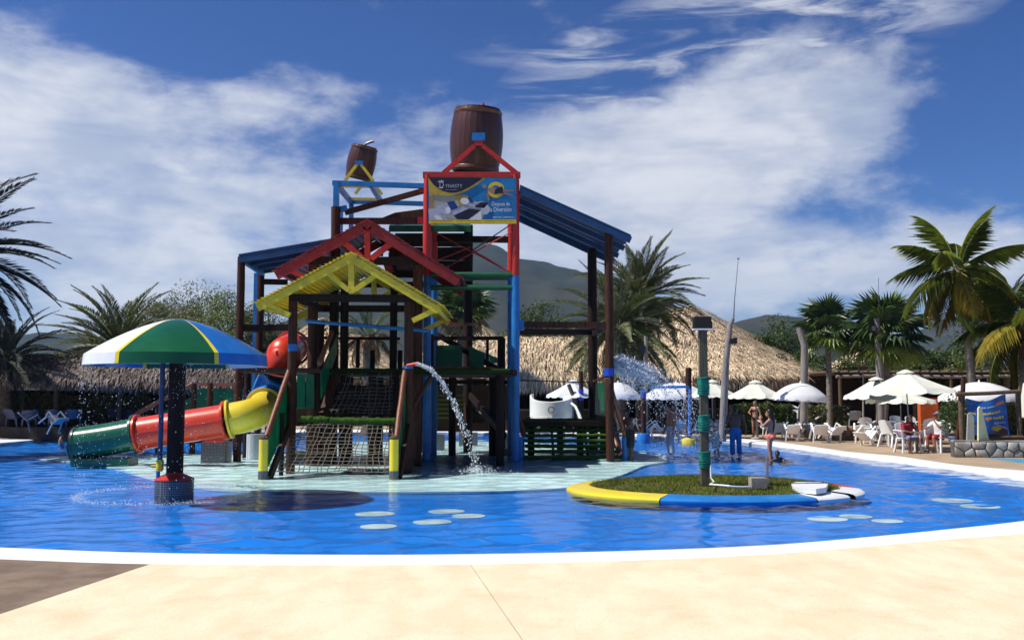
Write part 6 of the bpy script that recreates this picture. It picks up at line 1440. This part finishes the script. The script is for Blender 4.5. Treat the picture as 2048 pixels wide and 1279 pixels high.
    for nm, mat, cov in clothes:
        c = MB()
        if nm in ('shorts', 'trousers', 'bikini_bottom'):
            frac = {'shorts': .85, 'trousers': 1.6, 'bikini_bottom': .0}[nm]; z1 = J['wst'].lerp(J['pel'], .25 if nm != 'bikini_bottom' else .75)
            ring_loft(c, [(J['pel'] + Vector((0, 0, -.11)), hip * .85, .115), (J['pel'] + Vector((0, .004, 0)), hip + .005, .122), (z1, (wa + hip) / 2 + .006, .11)], .012)
            if nm == 'bikini_bottom':
                for s in (-1, 1): c.ball(J['pel'] + Vector((s * .075, .06, -.055)), .112, 12, 8, (1, 1, .85))
            else:
                for Gp, K, A in (('gl', 'kl', 'al'), ('gr', 'kr', 'ar')):
                    e = J[Gp].lerp(J[K], frac) if frac <= 1 else J[K].lerp(J[A], frac - 1)
                    pts = [J[Gp], J[Gp].lerp(J[K], .5), e] if frac <= 1 else [J[Gp], J[Gp].lerp(J[K], .5), J[K], e]
                    limb(c, pts, ([.105, .10, .098] if frac <= 1 else [.105, .095, .08, .085]))
        elif nm == 'shirt':
            ring_loft(c, [(J['pel'] + Vector((0, 0, .0)), hip + .012, .13), (J['wst'], wa + .035, .125), (J['chs'], ch + .01, .13), (J['chs'].lerp(J['nck'], .55), ch * .97, .108), (J['nck'] + Vector((0, 0, -.03)), .075, .07)], .012)
            for S, E, C_ in (('sl', 'el', 1), ('sr', 'er', 1)): limb(c, [J['chs'].lerp(J[S], .4) + Vector((0, 0, .06)), J[S], J[S].lerp(J[E], .75)], [.072, .078, .068])
        elif nm == 'bikini_top':
            a, b2 = J['chs'] + Vector((0, 0, -.045)), J['chs'] + Vector((0, 0, .03)); ring_loft(c, [(a, ch - .004, .112), (b2, ch + .002, .116)], .008)
            for s in (-1, 1): c.ball(J['chs'] + Vector((s * .07, -.09, -.01)), .068, 10, 8)
        remeshed(c, nm, mat, P_, .016)
    P_.location = base; P_.rotation_euler = (0, 0, R(rz)); P_.scale = (k, k, k)
    return P_
def inwater(px, py, z=ZF): g = G(px, py, 0); return Vector((g.x, g.y, z))
def ondeck(px, py): return G(px, py, ZD)
person('dark shaded man bending at the foot of the turf stairs', inwater(1261, 916), -70, 1.74, 'skin_dark', STAND, dict(chs=(0, -.05, 1.26), nck=(0, -.10, 1.43), hd=(0, -.14, 1.56), sl=(.185, -.05, 1.38), sr=(-.185, -.05, 1.38), el=(.24, -.18, 1.15), wl=(.20, -.36, 1.0), hl=(.16, -.44, 1.0), er=(-.24, -.12, 1.14), wr=(-.2, -.30, 1.0), hr=(-.16, -.38, .98)), 'short', (('shorts', 'cloth_black', 0),))
person('bare-chested man in knee-length light grey shorts looking down in the shallow water', inwater(1342, 909), -78, 1.84, 'skin_tan', STAND, dict(hd=(0, -.06, 1.585), nck=(0, .0, 1.45), el=(.27, .05, 1.13), er=(-.27, .0, 1.13), wr=(-.29, -.10, .90), hr=(-.29, -.14, .81)), 'short', (('trousers', 'cloth_grey', 0),))
person('wet child in patterned shorts shielding the face under the spray', inwater(1433, 911), -60, 1.42, 'skin_light', STAND, dict(chs=(0, -.06, 1.25), nck=(0, -.12, 1.42), hd=(.02, -.18, 1.54), sl=(.17, -.07, 1.37), sr=(-.17, -.07, 1.37), el=(.22, -.26, 1.28), wl=(.10, -.30, 1.48), hl=(.05, -.30, 1.56), er=(-.2, -.28, 1.22), wr=(-.06, -.36, 1.36), hr=(0, -.36, 1.44)), 'short', (('shorts', 'cloth_print', 0),))
person('broad man with his dark back turned in bright blue swim shorts', inwater(1472, 911), 176, 1.80, 'skin_dark', STAND, dict(el=(.30, .05, 1.14), er=(-.30, .05, 1.14), wl=(.31, -.02, .90), wr=(-.31, -.02, .90), hl=(.31, -.05, .81), hr=(-.31, -.05, .81), sl=(.21, .015, 1.41), sr=(-.21, .015, 1.41)), 'short', (('trousers', 'cloth_blue', 0),))
person('woman with long dark hair and a coral bikini bottom raising her hands to her face', inwater(1541, 920), -112, 1.70, 'skin_tan', STAND, dict(el=(.20, -.20, 1.20), wl=(.10, -.27, 1.42), hl=(.07, -.26, 1.50), er=(-.20, -.18, 1.20), wr=(-.10, -.27, 1.42), hr=(-.06, -.26, 1.50), hd=(0, -.02, 1.60)), 'long', (('bikini_bottom', 'cloth_coral', 0),), True)
person('woman in a dark bikini standing on the deck before the hedge', ondeck(1511, 874), -40, 1.66, 'skin_tan', STAND, dict(er=(-.28, -.08, 1.18), wr=(-.12, -.28, 1.12), hr=(-.06, -.34, 1.12)), 'short', (('bikini_bottom', 'cloth_black', 0), ('bikini_top', 'cloth_black', 0)), True)
PRONE = dict(pel=(0, .42, .10), wst=(0, .28, .12), chs=(0, .12, .16), nck=(0, -.02, .24), hd=(0, -.07, .38), sl=(.17, .06, .2), sr=(-.17, .06, .2), el=(.26, -.06, .10), er=(-.26, -.06, .10), wl=(.2, -.25, .07), wr=(-.2, -.25, .07), hl=(.16, -.33, .06), hr=(-.16, -.33, .06),
             gl=(.09, .46, .10), gr=(-.09, .46, .10), kl=(.12, .80, .08), kr=(-.12, .80, .08), al=(.12, 1.15, .06), ar=(-.12, 1.15, .06), tl=(.12, 1.28, .05), tr=(-.12, 1.28, .05))
def flat_person(label, base, rz, h, skin):
    return person(label, base, rz, h, skin, PRONE, None, 'short', ())
flat_person('child lying in the water with only the head out beside the coral bather', inwater(1556, 921, ZF + .02), -35, 1.45, 'skin_dark')
person('seated person in a dark top and denim shorts bending forward at the table', ondeck(1816, 905), 5, 1.72, 'skin_dark', SIT, dict(chs=(0, -.02, .84), nck=(0, -.10, 1.0), hd=(.02, -.17, 1.12), sl=(.18, -.06, .95), sr=(-.18, -.06, .95), el=(.25, -.22, .74), er=(-.25, -.22, .74), wl=(.1, -.36, .85), hl=(.05, -.36, .94), wr=(-.1, -.40, .70), hr=(-.04, -.46, .70)), 'long', (('shirt', 'cloth_red', 0), ('shorts', 'cloth_denim', 0)))
person('seated person in a white shirt and cap leaning on the table', ondeck(1878, 904), -62, 1.78, 'skin_tan', SIT, dict(el=(.22, -.22, .82), wl=(.08, -.28, 1.02), hl=(.05, -.24, 1.1), er=(-.24, -.2, .8), wr=(-.12, -.42, .78), hr=(-.06, -.5, .78)), 'cap', (('shirt', 'cloth_white', 0), ('shorts', 'cloth_red', 0)))
KNEEL = dict(SIT, al=(.13, .02, .32), ar=(-.13, .02, .32), tl=(.13, .12, .28), tr=(-.13, .12, .28), kl=(.13, -.36, .34), kr=(-.13, -.36, .34), el=(.25, -.05, .74), wl=(.27, -.16, .55), hl=(.27, -.2, .48), er=(-.25, -.05, .74), wr=(-.27, -.16, .55), hr=(-.27, -.2, .48))
person('bare-chested child kneeling in the water beside the green slide mouth', inwater(122, 891, ZF - .26 * .55), 120, 1.05, 'skin_tan', KNEEL, None, 'short', (('shorts', 'cloth_blue', 0),))
# chairs of the two seated people
chair('white chair carrying the person in denim shorts', 1816, 905, 5); chair('white chair carrying the person in the white shirt', 1878, 904, -62)
# ------------------------------------------------------------------ jets, spray and splashes
rnd = random.Random(77)
def drop(mb, p, s, st=1.0):
    a = s * rnd.uniform(.6, 1.3); mb.add([p + Vector((a, 0, 0)), p + Vector((0, a, 0)), p + Vector((-a, 0, 0)), p + Vector((0, -a, 0)), p + Vector((0, 0, a * st)), p + Vector((0, 0, -a * st))],
       [(0, 1, 4), (1, 2, 4), (2, 3, 4), (3, 0, 4), (1, 0, 5), (2, 1, 5), (3, 2, 5), (0, 3, 5)])
def stuff(mb, name, label, cat):
    o = mb.build(name, 'spray', None, 180); tag(o, label, cat, kind='stuff'); return o
# jet from the nozzle on the yellow house, falling into the shallow play floor
a, b = W(832, 728, 25.45), G(958, 934, 0); b.y = 25.3; b.x = W(955, 930, 25.3).x
m_ = MB()
def arc(t): return Vector((lerp(a.x, b.x, t ** .95), lerp(a.y, b.y, t), lerp(a.z, b.z, t) + 2.7 * t * (1 - t)))
for _ in range(750):
    t = rnd.random() ** 1.15; s = .008 + .062 * t; p = arc(t) + Vector((rnd.gauss(0, s), rnd.gauss(0, s), rnd.gauss(0, s))); drop(m_, p, lerp(.015, .011, t) * rnd.uniform(.4, 1.5), 2.2)
for k in range(7):
    pts = [arc(i / 40) + Vector((rnd.gauss(0, .02), rnd.gauss(0, .02), rnd.gauss(0, .02))) * (1 + i / 12) for i in range(14)]; m_.tube(pts, [.011 * (1 - i / 15) + .004 for i in range(14)], 6)
for _ in range(420):
    an = rnd.uniform(0, 6.28); r = abs(rnd.gauss(0, .36)); drop(m_, Vector((b.x + math.cos(an) * r, b.y - .3 + math.sin(an) * r, abs(rnd.gauss(0, .12)) * max(.1, 1 - r))), .013 * rnd.uniform(.5, 1.5), .6)
stuff(m_, 'water_jet', 'white water jet falling from the red nozzle of the yellow house', 'water jet')
nz = MB().tube([a + Vector((-.25, .1, -.03)), a + Vector((.06, 0, .02))], [.04, .05], 10).build('jet_nozzle', 'red', T, 50)
# wide spray arching right from the blue band of the stair post
m_ = MB(); s0 = W(1222, 745, 30.3)
for k in range(170):
    vx = rnd.uniform(1.0, 4.9); vz = rnd.uniform(.8, 2.5) * (1.1 - .09 * vx); vy = rnd.uniform(-.6, 3.5)
    for _ in range(62):
        t = rnd.random() ** .8 * rnd.uniform(.4, .95); p = s0 + Vector((vx * t * .62, vy * t * .6, vz * t - 2.6 * t * t)) + Vector((rnd.gauss(0, .035), rnd.gauss(0, .05), rnd.gauss(0, .035)))
        if p.z > .02: drop(m_, p, .0125 * rnd.uniform(.5, 1.7), 1.2)
stuff(m_, 'water_spray', 'broad bluish water spray arching right from the brown stair post', 'water spray')
# shower under the blue arched pipe, and drops round the shower pole
m_ = MB()
for _ in range(1500):
    x = rnd.gauss(1368, 24) if rnd.random() < .75 else rnd.uniform(1300, 1400); y = lerp(776, 905, rnd.random() ** 1.1); p = W(x, y, rnd.uniform(36.5, 41)); drop(m_, p, .008 * rnd.uniform(.4, 1.5), 3.0)
for _ in range(260):
    x = rnd.gauss(1428, 9); y = lerp(845, 908, rnd.random()); p = W(x, y, rnd.uniform(30.4, 31.0)); drop(m_, p, .011 * rnd.uniform(.4, 1.4), 1.4)
for _ in range(900):
    g = G(rnd.uniform(1320, 1520), rnd.gauss(911, 4), 0); g.z = abs(rnd.gauss(0, .05)); drop(m_, g, .012 * rnd.uniform(.5, 1.5), .6)
stuff(m_, 'water_spray', 'scattered shower drops falling round the shower pole and the wet child', 'water spray')
# drops falling off the mushroom rim and the white splash ring below it
m_ = MB()
for _ in range(1100):
    an = rnd.uniform(0, 6.28); z = rnd.uniform(0, zr); r = Rm + .03 + (zr - z) * .012 + rnd.gauss(0, .02); drop(m_, Vector((mc.x + math.cos(an) * r, mc.y + math.sin(an) * r, z)), .005 * rnd.uniform(.5, 1.5), 2.0)
for _ in range(2600):
    an = rnd.uniform(0, 6.28); r = Rm + .06 + rnd.gauss(0, .06); drop(m_, Vector((mc.x + math.cos(an) * r, mc.y + math.sin(an) * r, abs(rnd.gauss(0, .035)))), .008 * rnd.uniform(.5, 1.6), .7)
for _ in range(90):
    p = W(rnd.uniform(345, 400), rnd.uniform(728, 790), 19.0); drop(m_, p, .005 * rnd.uniform(.5, 1.5), 2.5)
stuff(m_, 'water_drops', 'drops falling from the mushroom rim with a white splash ring on the water', 'water drops')

# ------------------------------------------------------------------ hazy sea air between here and the hills
hz = MB().box((-3400, -400, -4), (3400, 3450, 340)).build('haze', 'black', None); hz.data.materials.clear()
hm_ = bpy.data.materials.new('haze_air'); hm_.use_nodes = True; t = NT(hm_.node_tree); v = t.n('ShaderNodeVolumePrincipled'); o = t.n('ShaderNodeOutputMaterial'); t.l(v.outputs[0], o.inputs['Volume'])
v.inputs['Color'].default_value = (.48, .70, 1.0, 1); v.inputs['Density'].default_value = .00013; v.inputs['Anisotropy'].default_value = .2
hz.data.materials.append(hm_); hz['kind'] = 'stuff'; hz['label'] = 'thin bluish haze in the air before the hills'
sc.cycles.volume_bounces = 0; sc.cycles.volume_max_steps = 64
